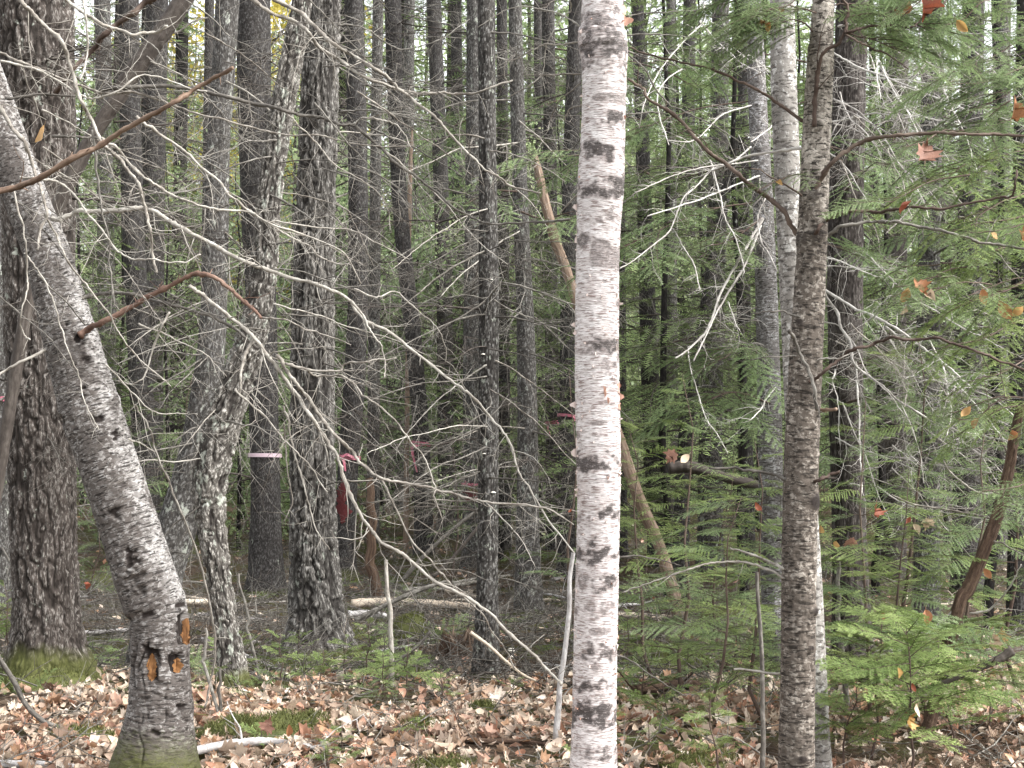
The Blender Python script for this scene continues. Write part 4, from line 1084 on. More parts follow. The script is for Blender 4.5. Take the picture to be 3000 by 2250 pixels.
# ------------------------------------------------------------------ dead side branches on the farther stems (shared shapes)
DEAD = []
for v in range(9):
    for mt in ('greywood', 'darkwood'):
        rng = np.random.default_rng(7000 + v)
        mb = MB()
        n = 7
        pts = [np.zeros(3)]
        d = nrm(np.array((1, 0, rng.uniform(-.25, .2))))
        for i in range(n - 1):
            d = nrm(d + rng.normal(0, .12, 3) + np.array((0, 0, -.10 + .03 * i)))
            pts.append(pts[-1] + d / (n - 1))
        pts = np.array(pts)
        tube(mb, pts, np.linspace(.0085, .002, n), 4)
        for q in range(15):
            u = rng.uniform(.12, 1) * (n - 1)
            i = min(int(u), n - 2)
            pp = pts[i] + (pts[i + 1] - pts[i]) * (u - i)
            t = nrm(pts[i + 1] - pts[i])
            sd = np.array((-t[1], t[0], 0)) * (1 if q % 2 else -1)
            dd = nrm(t * .8 + sd * rng.uniform(.5, 1) + np.array((0, 0, rng.uniform(-.5, .15))))
            twig(mb, pp, dd, rng.uniform(.15, .5), .0032, rng, 1, .5)
        DEAD.append(mb.mesh('dead_branch', M[mt]))
def dead_branches(key, n, z0, z1_, lmin, lmax, seed, dark=True):
    tr = TR[key]
    rng = random.Random(seed)
    for q in range(n):
        z = tr['g'] + rng.uniform(z0, z1_)
        i = int(np.argmin(np.abs(tr['pts'][:, 2] - z)))
        p, r = tr['pts'][i], tr['r'][i]
        az = rng.uniform(0, 2 * math.pi)
        me = DEAD[rng.randrange(9) * 2 + (0 if (dark and rng.random() < .55) else 1)]
        L = rng.uniform(lmin, lmax)
        loc = p - tr['org'] + np.array((math.cos(az), math.sin(az), 0)) * r * .8
        link('branch', me, tr['th'], loc, (rng.uniform(-.5, .5), rng.uniform(-.25, .35), az), L)
for key, n, z0, z1_, a_, b_ in [('ribbon', 26, .6, 6, .6, 1.4), ('blaze', 26, .6, 6.5, .6, 1.5), ('pinktail', 26, .6, 7.5, .7, 1.6), ('midh', 26, .6, 8.5, .8, 1.8), ('plate', 16, .6, 4.5, .4, 1.0), ('redline', 22, .6, 7, .7, 1.5), ('warty', 26, .4, 5.5, .5, 1.2),
                       ('behindbirch', 24, .6, 8, .8, 1.6), ('behindbirch2', 20, .5, 7, .7, 1.4), ('rightone', 28, .6, 7, .8, 1.7), ('rightone2', 20, .6, 7, .8, 1.6), ('rightmid', 24, .6, 7, .8, 1.6), ('slant', 14, .6, 5, .6, 1.2), ('spotted', 12, .8, 4.2, .4, .9), ('darkthin', 16, .6, 5.5, .6, 1.3),
                       ('russet', 16, .3, 4.5, .6, 1.3), ('slim', 12, .6, 4.2, .4, .9), ('shag', 7, 1.2, 5, .4, 1.0), ('left', 26, 1.5, 4.3, .5, 1.1)] + [('lb%d' % i, 22, .6, 7.5, .7, 1.6) for i in range(12)] + [('rb%d' % i, 18, .3, 5.5, .6, 1.5) for i in range(5)]:
    dead_branches(key, int(n * 1.5), z0, z1_, a_, b_, len(key) * 37 + n)
# ------------------------------------------------------------------ needle foliage
def bough_arrays(rng, L, gap, tl, nl, nw, ng, droop, stem=.006, sweep=.15, lift=.25):
    """flat spray: a stem along +X, side twigs, needles in two combs; returns needle triangles and a stem builder"""
    xs = np.linspace(0, L, 8)
    cy = rng.uniform(-sweep, sweep)
    f = lambda x: np.stack((x, cy * x * x / L, lift * x * .3 - droop * x * x / L), -1)
    mb = MB()
    tube(mb, f(xs), np.linspace(stem, stem * .25, 8), 4)
    V, tint = [], []
    def needles(p0, d, ln, tb):
        n = max(2, int(ln / ng))
        t = (np.arange(n) + .5) / n
        for sg in (-1, 1):
            up = np.array((0, 0, 1.))
            side = nrm(np.cross(up, d)) * sg
            dirn = d[None, :] * rng.uniform(.25, .75, (n, 1)) + side[None, :] * 1.0 + up[None, :] * rng.normal(.08, .22, (n, 1))
            dirn /= np.linalg.norm(dirn, axis=1)[:, None]
            base = p0 + d[None, :] * (t * ln)[:, None] + rng.normal(0, .0012, (n, 3))
            base[:, 2] -= (t * ln) ** 2 * .35
            tip = base + dirn * (nl * rng.uniform(.7, 1.15, (n, 1)) * (1.05 - .45 * t[:, None] ** 3))
            V.append(np.stack((base - d * nw * .5, base + d * nw * .5, tip), 1).reshape(-1, 3))
            tn = np.clip(tb + .35 * t + rng.normal(0, .07, n), 0, 1)
            tint.append(np.repeat(tn, 3))
    x = L * .10
    sg = 1
    while x < L * .985:
        u = x / L
        ln = tl * (.35 + .9 * u if u < .45 else (1.25 - u) * .95 + .03) * rng.uniform(.65, 1.15)
        p0 = f(np.array([x]))[0]
        tan = nrm(f(np.array([x + .01]))[0] - p0)
        sd = nrm(np.cross((0, 0, 1.), tan)) * sg
        d = nrm(tan * rng.uniform(.6, .95) + sd + np.array((0, 0, rng.normal(-.08, .14))))
        if rng.random() < .93:
            tb = rng.uniform(.05, .5) * .8 + .12 * u
            needles(p0, d, ln, tb)
            e = p0 + d * ln; e[2] -= ln * ln * .35
            tube(mb, np.array([p0, (p0 + e) / 2 + np.array((0, 0, .004)), e]), (stem * .35, stem * .28, stem * .12), 3)
        sg = -sg
        x += gap * .5 * rng.uniform(.7, 1.3)
    p0 = f(np.array([L * .75]))[0]
    needles(p0, nrm(f(np.array([L]))[0] - p0), L * .27, .35)
    V = np.concatenate(V); tint = np.concatenate(tint)
    return V, np.arange(len(V)).reshape(-1, 3), tint, mb

def bough_mesh(name, seed, gm, sm, **kw):
    rng = np.random.default_rng(seed)
    V, T, tint, st = bough_arrays(rng, **kw)
    mb = MB()
    mb.add(V, None, T, tint=tint)
    n0 = len(T)
    sv = st.verts()
    mb.add(sv, np.concatenate(st.Q), np.concatenate(st.T))
    me = mb.mesh(name, gm)
    me.materials.append(sm)
    nq = sum(len(q) for q in st.Q)
    # quads (stem) come first in the polygon list, then needle and cap triangles
    mi = np.zeros(len(me.polygons), np.int32)
    mi[:nq] = 1
    mi[nq + n0:] = 1
    me.polygons.foreach_set('material_index', mi)
    return me

FIRB = [bough_mesh('fir_bough', 100 + i, M['firgreen'], M['brownlimb'], L=.40, gap=.034, tl=.17, nl=.020, nw=.0058, ng=.0046, droop=.16, stem=.003) for i in range(5)]
HEMB = [bough_mesh('hemlock_bough', 200 + i, M['hemlight'], M['brownlimb'], L=.80, gap=.045, tl=.30, nl=.019, nw=.0066, ng=.0062, droop=.28, stem=.004) for i in range(6)]
HEMY = [bough_mesh('hemlock_bough', 250 + i, M['hemyellow'], M['brownlimb'], L=.80, gap=.045, tl=.30, nl=.019, nw=.0068, ng=.0062, droop=.22, stem=.004) for i in range(4)]
LIMB = [bough_mesh('cedar_bough', 300 + i, M['firgreen'], M['brownlimb'], L=.60, gap=.05, tl=.26, nl=.022, nw=.0066, ng=.0068, droop=.42, stem=.0035) for i in range(4)]

def merged_crown(name, seed, H, z0, Rm, nb, gm, sm, kw, shape=1.0, gaps=.0):
    rng = np.random.default_rng(seed)
    var = [bough_arrays(np.random.default_rng(seed * 31 + i), **kw) for i in range(5)]
    mb = MB()
    stems = MB()
    for q in range(nb):
        u = (q + rng.random()) / nb
        z = z0 + (H - z0) * u
        az = q * 2.399 + rng.normal(0, .5)
        L = Rm * ((1 - u) ** shape * .85 + .15) * rng.uniform(.55, 1.15)
        if rng.random() < gaps: continue
        V, T, tint, st = var[rng.integers(5)]
        ph = rng.uniform(-.25, .2)
        Rz = np.array(((math.cos(az), -math.sin(az), 0), (math.sin(az), math.cos(az), 0), (0, 0, 1)))
        Ry = np.array(((math.cos(ph), 0, math.sin(ph)), (0, 1, 0), (-math.sin(ph), 0, math.cos(ph))))
        roll = rng.normal(0, .3)
        Rx = np.array(((1, 0, 0), (0, math.cos(roll), -math.sin(roll)), (0, math.sin(roll), math.cos(roll))))
        A = (Rz @ Ry @ Rx) * L
        sh = rng.uniform(-.15, .15)
        mb.add(V @ A.T + (0, 0, z), None, T, tint=np.clip(tint + sh, 0, 1))
        stems.add(st.verts() @ A.T + (0, 0, z), np.concatenate(st.Q))
    n0 = sum(len(t) for t in mb.T)
    mb.add(stems.verts(), np.concatenate(stems.Q))
    me = mb.mesh(name, gm)
    me.materials.append(sm)
    mi = np.zeros(len(me.polygons), np.int32)
    mi[:len(me.polygons) - n0] = 1
    me.polygons.foreach_set('material_index', mi)
    return me

MIDKW = dict(L=1.0, gap=.085, tl=.36, nl=.036, nw=.010, ng=.017, droop=.28, stem=.006)
FARKW = dict(L=1.0, gap=.12, tl=.40, nl=.075, nw=.024, ng=.036, droop=.3, stem=.008)
MIDC = [merged_crown('hemlock_crown', 41 + i, 7.5, .8 + .5 * i, 1.7, 95, M['hemgreen'], M['darkwood'], MIDKW, .6, .12) for i in range(3)]
FARC = [merged_crown('conifer_crown', 61 + i, 17.0, (5.0, 7.0, 9.0, 6.5)[i], 1.7, 64, M['fargreen'], M['darkwood'], FARKW, .5, .12) for i in range(4)]

def leafy_crown(name, seed, H, z0, Rm, n, mat, size):
    rng = np.random.default_rng(seed)
    k = 60
    ce = np.column_stack((rng.normal(0, Rm * .45, k), rng.normal(0, Rm * .45, k), rng.uniform(z0, H, k)))
    c = ce[rng.integers(0, k, n)] + rng.normal(0, .55, (n, 3)) * np.array((1, 1, .6))
    a = rng.normal(0, 1, (n, 3)); a /= np.linalg.norm(a, axis=1)[:, None]
    b = np.cross(a, rng.normal(0, 1, (n, 3))); b /= np.linalg.norm(b, axis=1)[:, None] + 1e-9
    s = size * rng.uniform(.6, 1.3, (n, 1))
    V = np.stack((c - a * s * .5, c + b * s * .32, c + a * s * .5, c - b * s * .32), 1).reshape(-1, 3)
    mb = MB()
    tn = np.repeat(np.clip(rng.normal(.5, .22, n), 0, 1), 4)
    mb.add(V, np.arange(4 * n).reshape(-1, 4), tint=tn)
    for q in range(k):
        p = ce[q]
        z = max(z0 - 1.2, p[2] - rng.uniform(.6, 2))
        tube(mb, np.array([(0, 0, z), (p[0] * .5, p[1] * .5, (z + p[2]) / 2 - .1), p]), (.035, .02, .008), 3)
    me = mb.mesh(name, mat)
    me.materials.append(M['greywood'])
    mi = np.zeros(len(me.polygons), np.int32)
    mi[n:] = 1
    me.polygons.foreach_set('material_index', mi)
    return me
DEC = [leafy_crown('broadleaf_crown', 81 + i, 15, .8, 2.9, 6500, M['lightgreen'], .17) for i in range(3)]
YEL = [leafy_crown('yellow_crown', 91, 15, 5, 2.6, 4500, M['yellowleaf'], .18)]

def pole_mesh(name, seed, H, r, mat):
    rng = np.random.default_rng(seed)
    n = 14
    z = np.linspace(-.3, H, n)
    pts = np.column_stack((np.cumsum(rng.normal(0, .03, n)), np.cumsum(rng.normal(0, .03, n)), z))
    pts[:, :2] -= pts[1, :2]
    mb = MB()
    rr = r * (1 - z / H * .8); rr[0] *= 1.3
    tube(mb, pts, rr, 12)
    return mb.mesh(name, mat)
POLE = [pole_mesh('far_trunk', i, 17.5, (.10, .13, .16)[i % 3], M['dark' if i % 2 else 'midgrey']) for i in range(4)]
SAPP = [pole_mesh('sapling_trunk', 20 + i, 7.6, .045, M['dark']) for i in range(2)]

def low_limbs(seed):
    rg_ = np.random.default_rng(seed)
    mb = MB()
    for q in range(34):
        a_ = rg_.uniform(0, 6.28)
        twig(mb, (0, 0, rg_.uniform(.8, 7)), (math.cos(a_), math.sin(a_), rg_.uniform(-.3, .2)), rg_.uniform(.6, 1.6), .010, rg_, 1, .12, 3, .14)
    return mb.mesh('dead_limbs', M['darkwood'])
LOWL = [low_limbs(i) for i in range(3)]

def stand(name, label, cat, group, x, d, poles, crowns, rng, s=1.0, zs=1.0, limbs=None):
    p = P(x, HOR, d)
    z = gz1(p[0], d)
    th = thing(name, label, cat, (p[0], d, z), group, rng.uniform(0, 6.28))
    link('trunk', poles[rng.randrange(len(poles))], th, scale=(s, s, s * zs))
    link('crown', crowns[rng.randrange(len(crowns))], th, scale=(s, s, s * zs))
    if limbs: link('dead_limbs', limbs[rng.randrange(len(limbs))], th, scale=s)
    return th

rng = random.Random(12)
# understorey hemlocks between the stems
for (x, d, s, lb) in [(330, 21, .85, 'in the gap beside the leaning fir'), (490, 18.5, .7, 'behind the crooked trunk'), (215, 18, .8, 'between brown hemlock and leaning fir'), (60, 19, 1.0, 'behind the thick brown hemlock'), (1225, 25, .9, 'behind the tree with the long tape tail'), (1470, 19.5, .8, 'between lichened and speckled trunks'), (1655, 17.5, .75, 'half hidden by the birch'),
                  (1780, 24, 1.0, 'hidden behind the birch'), (1950, 15.5, .95, 'behind the bleached forked branches'), (2180, 14.5, 1.0, 'behind the blotched fir'), (2060, 21, 1.1, 'behind the slanting black trunk'), (2330, 19, 1.1, 'behind the twin fir stems'), (2560, 15.5, 1.0, 'beside the russet trunk'), (2720, 18.5, 1.1, 'behind the large faded maple leaf'), (2890, 13, .95, 'above the leaning dead stem'), (3010, 17, 1.1, 'at the picture edge behind the lacy sprays'),
                  (1120, 29, .9, 'far behind the red-blazed trunk'), (700, 22, .75, 'behind the blackish taped spruce'), (1350, 30, 1.0, 'far behind the straight pole trunk'), (1890, 28, 1.1, 'far behind the straight grey trunk'), (2650, 26, 1.2, 'far behind the bleached tangle'), (-60, 15, .9, 'past the brown hemlock at the picture edge')]:
    stand('understorey_hemlock_tree', 'young hemlock with feathery green sprays ' + lb, 'hemlock tree', 'young hemlocks between the trunks', x, d, SAPP, MIDC, rng, s * rng.uniform(.9, 1.1))
# conifers farther back
cnt = 0
for row in range(6):
    d = 25 + row * 6.4
    nx = int(5 + d * .13)
    for q in range(nx):
        x = -220 + 3440 * (q + rng.uniform(.15, .85)) / nx
        dd = d + rng.uniform(-2, 2)
        if 480 < x < 1330 and rng.random() < .8: continue     # the thin place where the sky shows
        stand('far_conifer_tree', 'dark conifer standing far back among the forest trees', 'conifer', 'conifers far back in the forest', x, dd, POLE, FARC, rng, rng.uniform(.75, 1.15), rng.uniform(.9, 1.2), LOWL)
        cnt += 1
for q in range(46):
    x = -250 + 3500 * (q + rng.random()) / 46
    stand('far_broadleaf_tree', 'pale green broadleaf tree seen through the conifers', 'tree', 'pale broadleaf trees behind the conifers', x, rng.uniform(46, 74), POLE[:1], DEC, rng, rng.uniform(.85, 1.2) if 480 < x < 1330 else rng.uniform(.75, 1.2))
for q in range(52):
    x = -250 + 3500 * (q + rng.random()) / 52
    stand('beech_sapling_tree', 'pale green young beech showing between the far trunks', 'beech tree', 'young beeches between the far trunks', x, rng.uniform(22, 42), POLE[:1], DEC, rng, rng.uniform(.30, .5))
for (x, d) in ((520, 34), (1000, 38), (1180, 35), (1330, 40), (640, 46), (1600, 39), (1700, 33)):
    stand('loose_hemlock_tree', 'tall loose pale green hemlock crown high behind the trunks', 'hemlock tree', 'tall loose hemlocks far back', x, d, POLE, MIDC, rng, rng.uniform(1.9, 2.4))
for x, d in ((735, 44), (830, 50), (640, 52), (560, 60), (900, 62), (690, 66), (780, 70), (480, 58), (1010, 64)):
    stand('yellow_autumn_tree', 'yellow autumn tree glowing in the thin place of the forest', 'tree', 'yellow autumn trees far back', x, d, POLE[:1], YEL, rng, rng.uniform(.9, 1.15))

# ------------------------------------------------------------------ near saplings
def sapling(x, d, H, meshes, lab, cat='fir sapling', group=None, blen=.4, unit=.4, nb=18, z0=.25, seed=0, name='fir_sapling', lean=0, flat=False):
    r_ = random.Random(seed)
    p = P(x, HOR, d)
    z = gz1(p[0], d)
    th = thing(name, lab, cat, (p[0], d, z), group)
    mb = MB()
    n = 7
    zz = np.linspace(-.08, H, n)
    rg = np.random.default_rng(seed)
    xy = np.cumsum(rg.normal(0, .03 * H, (n, 2)), 0); xy -= xy[1]
    xy[:, 0] += lean * zz
    ax = np.column_stack((xy, zz))
    tube(mb, ax, np.linspace(.005 + .005 * H, .0015, n), 6)
    link('stem', mb.mesh('sapling_stem', M['brownlimb']), th)
    for q in range(nb):
        u = (q + r_.random()) / nb
        zb = H * (z0 + (1 - z0) * u * .98)
        c = [float(np.interp(zb, zz, ax[:, i])) for i in (0, 1)]
        L = blen * ((1 - u) * .75 + .28 if not flat else .55 + .3 * (1 - u)) * r_.uniform(.6, 1.2)
        me = meshes[r_.randrange(len(meshes))]
        link('bough', me, th, (c[0], c[1], zb), (r_.uniform(-.4, .4), r_.uniform(-.65, .08) if meshes is FIRB else r_.uniform(-.38, .1), q * 2.4 + r_.uniform(-.4, .4)), L / unit)
    return th
sapling(2655, 6.35, .74, FIRB, 'bright green bushy fir sapling beside the pale stem, below the leaning dead stem', blen=.52, nb=30, z0=.38, seed=1, flat=True)
sapling(2545, 7.2, .72, FIRB + HEMB[:1], 'green fir sapling close behind the bright bushy one, beside the thin grey stem', blen=.55, nb=30, z0=.5, seed=2, flat=True)
sapling(2790, 7.0, .66, FIRB, 'small green fir sapling at the foot of the leaning dead stem', blen=.42, nb=24, z0=.45, seed=3, flat=True)
sapling(2470, 6.5, .50, FIRB, 'low fir sapling touching the pale stem, under the bright bushy one', blen=.34, nb=16, z0=.4, seed=14, flat=True)
sapling(2890, 8.0, .62, FIRB + HEMB[:2], 'ragged green sapling beyond the black branch', blen=.5, nb=20, z0=.4, seed=15, flat=True)
sapling(2118, 6.3, .52, FIRB, 'small fir sapling on the leaves between birch and brown fir stem', blen=.23, nb=22, z0=.35, seed=4)
sapling(1985, 9.0, 1.95, HEMB[:3] + HEMY, 'tall feathery hemlock sapling just beyond the birch', 'hemlock sapling', blen=.62, unit=.8, nb=46, z0=.12, seed=5, name='hemlock_sapling')
sapling(2190, 8.2, 1.55, HEMY + HEMB[:2], 'feathery hemlock sapling pressed between blotched fir and brown fir stem', 'hemlock sapling', blen=.60, unit=.8, nb=40, z0=.15, seed=6, name='hemlock_sapling')
sapling(2540, 8.4, 1.80, HEMB[:3] + HEMY, 'hemlock sapling in front of the russet trunk under bleached branches', 'hemlock sapling', blen=.62, unit=.8, nb=40, z0=.2, seed=7, name='hemlock_sapling')
sapling(2700, 7.9, 1.40, HEMY + HEMB[:2], 'low spreading hemlock sapling behind the fir saplings', 'hemlock sapling', blen=.66, unit=.8, nb=38, z0=.35, seed=8, name='hemlock_sapling')
sapling(2930, 9.4, 2.1, HEMB, 'hemlock sapling beyond the leaning dead stem', 'hemlock sapling', blen=.70, unit=.8, nb=40, z0=.3, seed=9, name='hemlock_sapling')
sapling(1668, 12.6, 2.2, HEMB, 'hemlock sapling peeping out behind the edge of the birch', 'hemlock sapling', blen=.55, unit=.8, nb=26, z0=.15, seed=10, name='hemlock_sapling')
sapling(2090, 11.5, 1.5, HEMB, 'dim low hemlock sapling behind the tall feathery one', 'hemlock sapling', blen=.8, unit=.8, nb=34, z0=.1, seed=11, name='hemlock_sapling')
sapling(1880, 9.8, 1.75, HEMY, 'yellow-green hemlock sapling close beyond the birch, before the tan pole', 'hemlock sapling', blen=.5, unit=.8, nb=26, z0=.45, seed=21, name='hemlock_sapling', flat=True)
sapling(2080, 8.0, 1.25, HEMY + HEMB[:2], 'low loose hemlock sapling between birch and brown fir stem', 'hemlock sapling', blen=.55, unit=.8, nb=26, z0=.3, seed=22, name='hemlock_sapling', flat=True)
sapling(2620, 9.2, 2.3, HEMB + HEMY[:2], 'tall thin hemlock sapling among the bleached branches', 'hemlock sapling', blen=.55, unit=.8, nb=30, z0=.35, seed=23, name='hemlock_sapling', flat=True)
sapling(2830, 8.6, 1.7, HEMB + HEMY, 'hemlock sapling spreading behind the leaning dead stem', 'hemlock sapling', blen=.6, unit=.8, nb=30, z0=.35, seed=24, name='hemlock_sapling', flat=True)
sapling(2300, 10.5, 2.2, HEMB, 'hemlock sapling hidden behind the twin fir stems', 'hemlock sapling', blen=.7, unit=.8, nb=30, z0=.3, seed=25, name='hemlock_sapling', flat=True)
sapling(480, 13.5, 2.4, HEMB, 'hemlock sapling in the shade behind the lichen-spotted trunk', 'hemlock sapling', blen=.7, unit=.8, nb=30, z0=.35, seed=26, name='hemlock_sapling', flat=True)
sapling(1330, 16, 1.9, HEMB, 'hemlock sapling in the brush behind the slim lichened trunk', 'hemlock sapling', blen=.7, unit=.8, nb=22, z0=.3, seed=27, name='hemlock_sapling', flat=True)
sapling(25, 10.2, .62, FIRB, 'little fir sapling beside the mossy foot of the brown hemlock', blen=.34, nb=16, z0=.3, seed=12)
sapling(268, 15, 1.0, HEMB, 'low green hemlock sapling in the gap between brown hemlock and leaning fir', 'hemlock sapling', blen=.6, unit=.8, nb=24, z0=.1, seed=13, name='hemlock_sapling')
for i, (x, d, H) in enumerate([(880, 10.3, .34), (935, 8.9, .26), (830, 9.2, .30), (1085, 9.4, .42), (1190, 9.0, .36), (1010, 9.6, .3), (1120, 8.7, .3), (700, 9.6, .3)]):
    sapling(x, d, H, FIRB, 'tiny fir seedling in the brush before the shaggy maple', 'fir seedling', 'fir seedlings before the shaggy maple', blen=.24, nb=12, z0=.35, seed=30 + i, name='fir_seedling')
for i, (x, d, H) in enumerate([(1290, 8.7, .20), (1010, 7.3, .16), (1225, 7.5, .14), (1700, 6.9, .18), (560, 7.9, .24), (960, 7.0, .14), (770, 7.4, .12), (1790, 7.6, .2), (1900, 7.2, .2), (1500, 8.9, .16)]):
    sapling(x, d, H, FIRB, 'tiny fir seedling among the fallen leaves', 'fir seedling', 'fir seedlings among the fallen leaves', blen=.16, nb=10, z0=.3, seed=50 + i, name='fir_seedling')
for i, (x, d, H) in enumerate([(1870, 8.7, .30), (2010, 9.6, .36), (1840, 10.5, .4), (1950, 8.0, .24), (2060, 12.5, .5), (1880, 13, .6), (2140, 10.4, .4), (1930, 11.5, .4)]):
    sapling(x, d, H, FIRB, 'fir seedling in the mossy brush beyond the birch', 'fir seedling', 'fir seedlings beyond the birch', blen=.34, nb=12, z0=.3, seed=70 + i, name='fir_seedling')

# green sprays on limbs
def sprays(key, pts, d0, d1, meshes, unit, n, lmin, lmax, seed, w0=8, mat=None, tail=.75, down=.2):
    C = limb(key, mat or bl, w0, 3, d0, d1, 1.5, pts, tl=.15)
    lo = LAST[0]
    tr = TR[key]
    r_ = random.Random(seed)
    m = len(C)
    for q in range(n):
        i = int(m * (1 - tail) + (m - 2) * tail * (q + r_.random()) / n)
        i = min(max(i, 0), m - 2)
        t = nrm(C[i + 1, :3] - C[i, :3])
        az = math.atan2(t[1], t[0]) + (r_.uniform(.3, 1.1) * (1 if q % 2 else -1))
        link('bough', meshes[r_.randrange(len(meshes))], lo, C[i, :3] - tr['org'], (r_.uniform(-.4, .4), down + r_.uniform(-.25, .25), az), r_.uniform(lmin, lmax) / unit)
trunk('edge', 'hemlock_beside_tree', 'hemlock at the picture edge whose lacy sprays hang with orange leaves', 'hemlock tree',
      [(3110, -40, 70), (3125, 600, 78), (3140, 1300, 84), (3150, 2150, 96)], 7.6, 9, M['russet'], 40, .02, h_scale, .006, 401, .3)
E = [([(3110, 60), (3000, 110), (2900, 170), (2800, 200)], HEMB, .8, 10, .35, .6), ([(3110, 200), (3010, 240), (2920, 290), (2840, 330)], HEMB, .8, 10, .35, .6), ([(3110, 120), (2990, 200), (2880, 240), (2780, 250)], HEMB, .8, 9, .3, .5),
     ([(3120, 380), (3020, 430), (2920, 460), (2830, 480), (2780, 520)], LIMB, .6, 11, .3, .5), ([(3120, 500), (3010, 560), (2920, 600), (2850, 650)], LIMB, .6, 10, .3, .5), ([(3125, 640), (3000, 700), (2900, 740), (2780, 770), (2640, 780)], LIMB, .6, 13, .25, .45),
     ([(3125, 760), (3010, 820), (2930, 860), (2840, 880)], LIMB, .6, 10, .3, .5), ([(3130, 980), (3020, 1040), (2940, 1090), (2860, 1110)], LIMB, .6, 9, .25, .4), ([(3130, 1150), (3020, 1180), (2930, 1200), (2840, 1260)], LIMB, .6, 9, .25, .45), ([(3130, 1330), (3040, 1400), (2960, 1430), (2880, 1440)], HEMB, .8, 8, .3, .5)]
E += [([(3120, 300), (2990, 340), (2880, 380), (2790, 400)], HEMB, .8, 10, .35, .6), ([(3120, 600), (2960, 640), (2840, 660), (2720, 700)], HEMB, .8, 12, .3, .5), ([(3125, 900), (2990, 940), (2880, 990), (2760, 1020)], LIMB, .6, 10, .25, .45)]
for i, (pts_, me_, un, n_, a_, b_) in enumerate(E):
    sprays('edge', pts_, 7.5, 6.7 + .2 * (i % 3), me_, un, n_, a_, b_, 500 + i)
for i, (pts_, n_) in enumerate([([(2400, 40), (2330, 20), (2270, 25), (2210, 50)], 10), ([(2404, 110), (2360, 70), (2300, 60), (2240, 90)], 9), ([(2410, 30), (2470, 10), (2560, 20), (2650, 45)], 12), ([(2480, 50), (2560, 40), (2640, 60), (2740, 90)], 10), ([(2408, -30), (2520, -60), (2640, -40), (2800, -10)], 12), ([(2400, -60), (2300, -70), (2200, -30), (2120, 20)], 12), ([(2475, 96), (2560, 120), (2640, 150)], 6)]):
    sprays('brown', pts_, 5.68, 5.5 + .15 * (i % 3), HEMB, .8, n_, .25, .42, 600 + i, 7)
rs_ = random.Random(61)
for i in range(46):             # living sprays on the farther stems
    key = rs_.choice(('rightone', 'rightone2', 'rightmid', 'warty', 'behindbirch', 'behindbirch2', 'slant', 'darkthin', 'redline', 'midh', 'pinktail', 'lb0', 'lb1', 'lb3', 'lb7', 'rb0', 'rb1', 'rb2', 'rb3', 'spotted', 'rightmid', 'rightone'))
    tr = TR[key]
    y = rs_.uniform(20, 1150)
    p, r = at_y(tr, y)
    x0, d0_ = PX(np.array([p]))[0, 0], p[1]
    sg = rs_.choice((-1, 1)); l_ = rs_.uniform(1.0, 1.9) * F / d0_
    pts_ = [(x0 + sg * l_ * t, y + l_ * (.12 * t + .22 * t * t) + rs_.uniform(-6, 6)) for t in (0, .35, .7, 1)]
    sprays(key, pts_, d0_, d0_ + rs_.uniform(-.9, .5), HEMB, .8, 9, .55, 1.0, 900 + i, 6)
for i, (key, pts_, d0_, n_) in enumerate([('spotted', [(2230, 640), (2150, 700), (2080, 720)], 10.5, 6), ('spotted', [(2250, 1040), (2180, 1010), (2120, 1050)], 10.5, 7), ('spotted', [(2255, 1180), (2150, 1150), (2060, 1180)], 10.5, 9), ('rightone', [(1885, 500), (1980, 560), (2060, 580)], 18.6, 6),
                                 ('warty', [(1520, 560), (1440, 560), (1360, 600)], 14, 6), ('warty', [(1525, 620), (1590, 640), (1680, 620)], 14, 6), ('russet', [(2475, 560), (2560, 480), (2600, 490)], 10.6, 4), ('russet', [(2480, 1180), (2560, 1160), (2680, 1180)], 10.6, 8), ('russet', [(2480, 1080), (2590, 1040), (2700, 1060)], 10.6, 6)]):
    sprays(key, pts_, d0_, d0_ - .4, HEMB, .8, n_, .5, .8, 700 + i, 8)
# ------------------------------------------------------------------ fallen leaves
def leaf_shape(kind, seed):
    rng = np.random.default_rng(seed)
    if kind == 'maple':
        ol = [(0, 0), (.10, .02), (.28, -.10), (.27, .06), (.48, .10), (.40, .24), (.56, .44), (.34, .42), (.24, .50), (.22, .66), (.10, .64), (0, .98)]
    else:
        ol = [(0, 0), (.16, .12), (.27, .32), (.30, .50), (.24, .70), (.12, .88), (0, 1.0)]
    right = np.array(ol)
    n = len(right)
    # midrib points and the two margins
    mid = np.column_stack((np.zeros(n), np.clip(right[:, 1], 0, 1)))
    V, Q, T = [], [], []
    V = np.vstack((mid, right, right * np.array((-1, 1))))
    for i in range(n - 1):
        Q.append((i, n + i, n + i + 1, i + 1))
        Q.append((i + 1, 2 * n + i + 1, 2 * n + i, i))
    z = np.zeros(len(V))
    fold = rng.uniform(.1, 1.0); curl = rng.uniform(-.7, 1.7); tw = rng.uniform(-1, 1)
    x, y = V[:, 0], V[:, 1] - .5
    z = np.abs(x) * fold + curl * y * y * .9 + tw * x * y + rng.normal(0, .025, len(V))
    z -= z.min() * .9
    st = np.array([(.012, 0, z[0]), (-.012, 0, z[0]), (0.0, -.35, z[0] + .05)])
    W = np.column_stack((V, z))
    W = np.vstack((W, st))
    k = len(W)
    return W * np.array((1, 1, 1)) - np.array((0, .45, 0)), np.array(Q), np.array([(k - 3, k - 1, k - 2)])
LS = [leaf_shape('maple' if i % 3 == 0 else 'ovate', 10 + i) for i in range(9)]
LEAFM = []
for V, Q, T in LS:
    mb = MB(); mb.add(V, Q, T)
    LEAFM.append(mb.mesh('leaf', M['leaf'], flat=False))

def rotm(rx, ry, rz):
    return np.array(Euler((rx, ry, rz)).to_matrix())

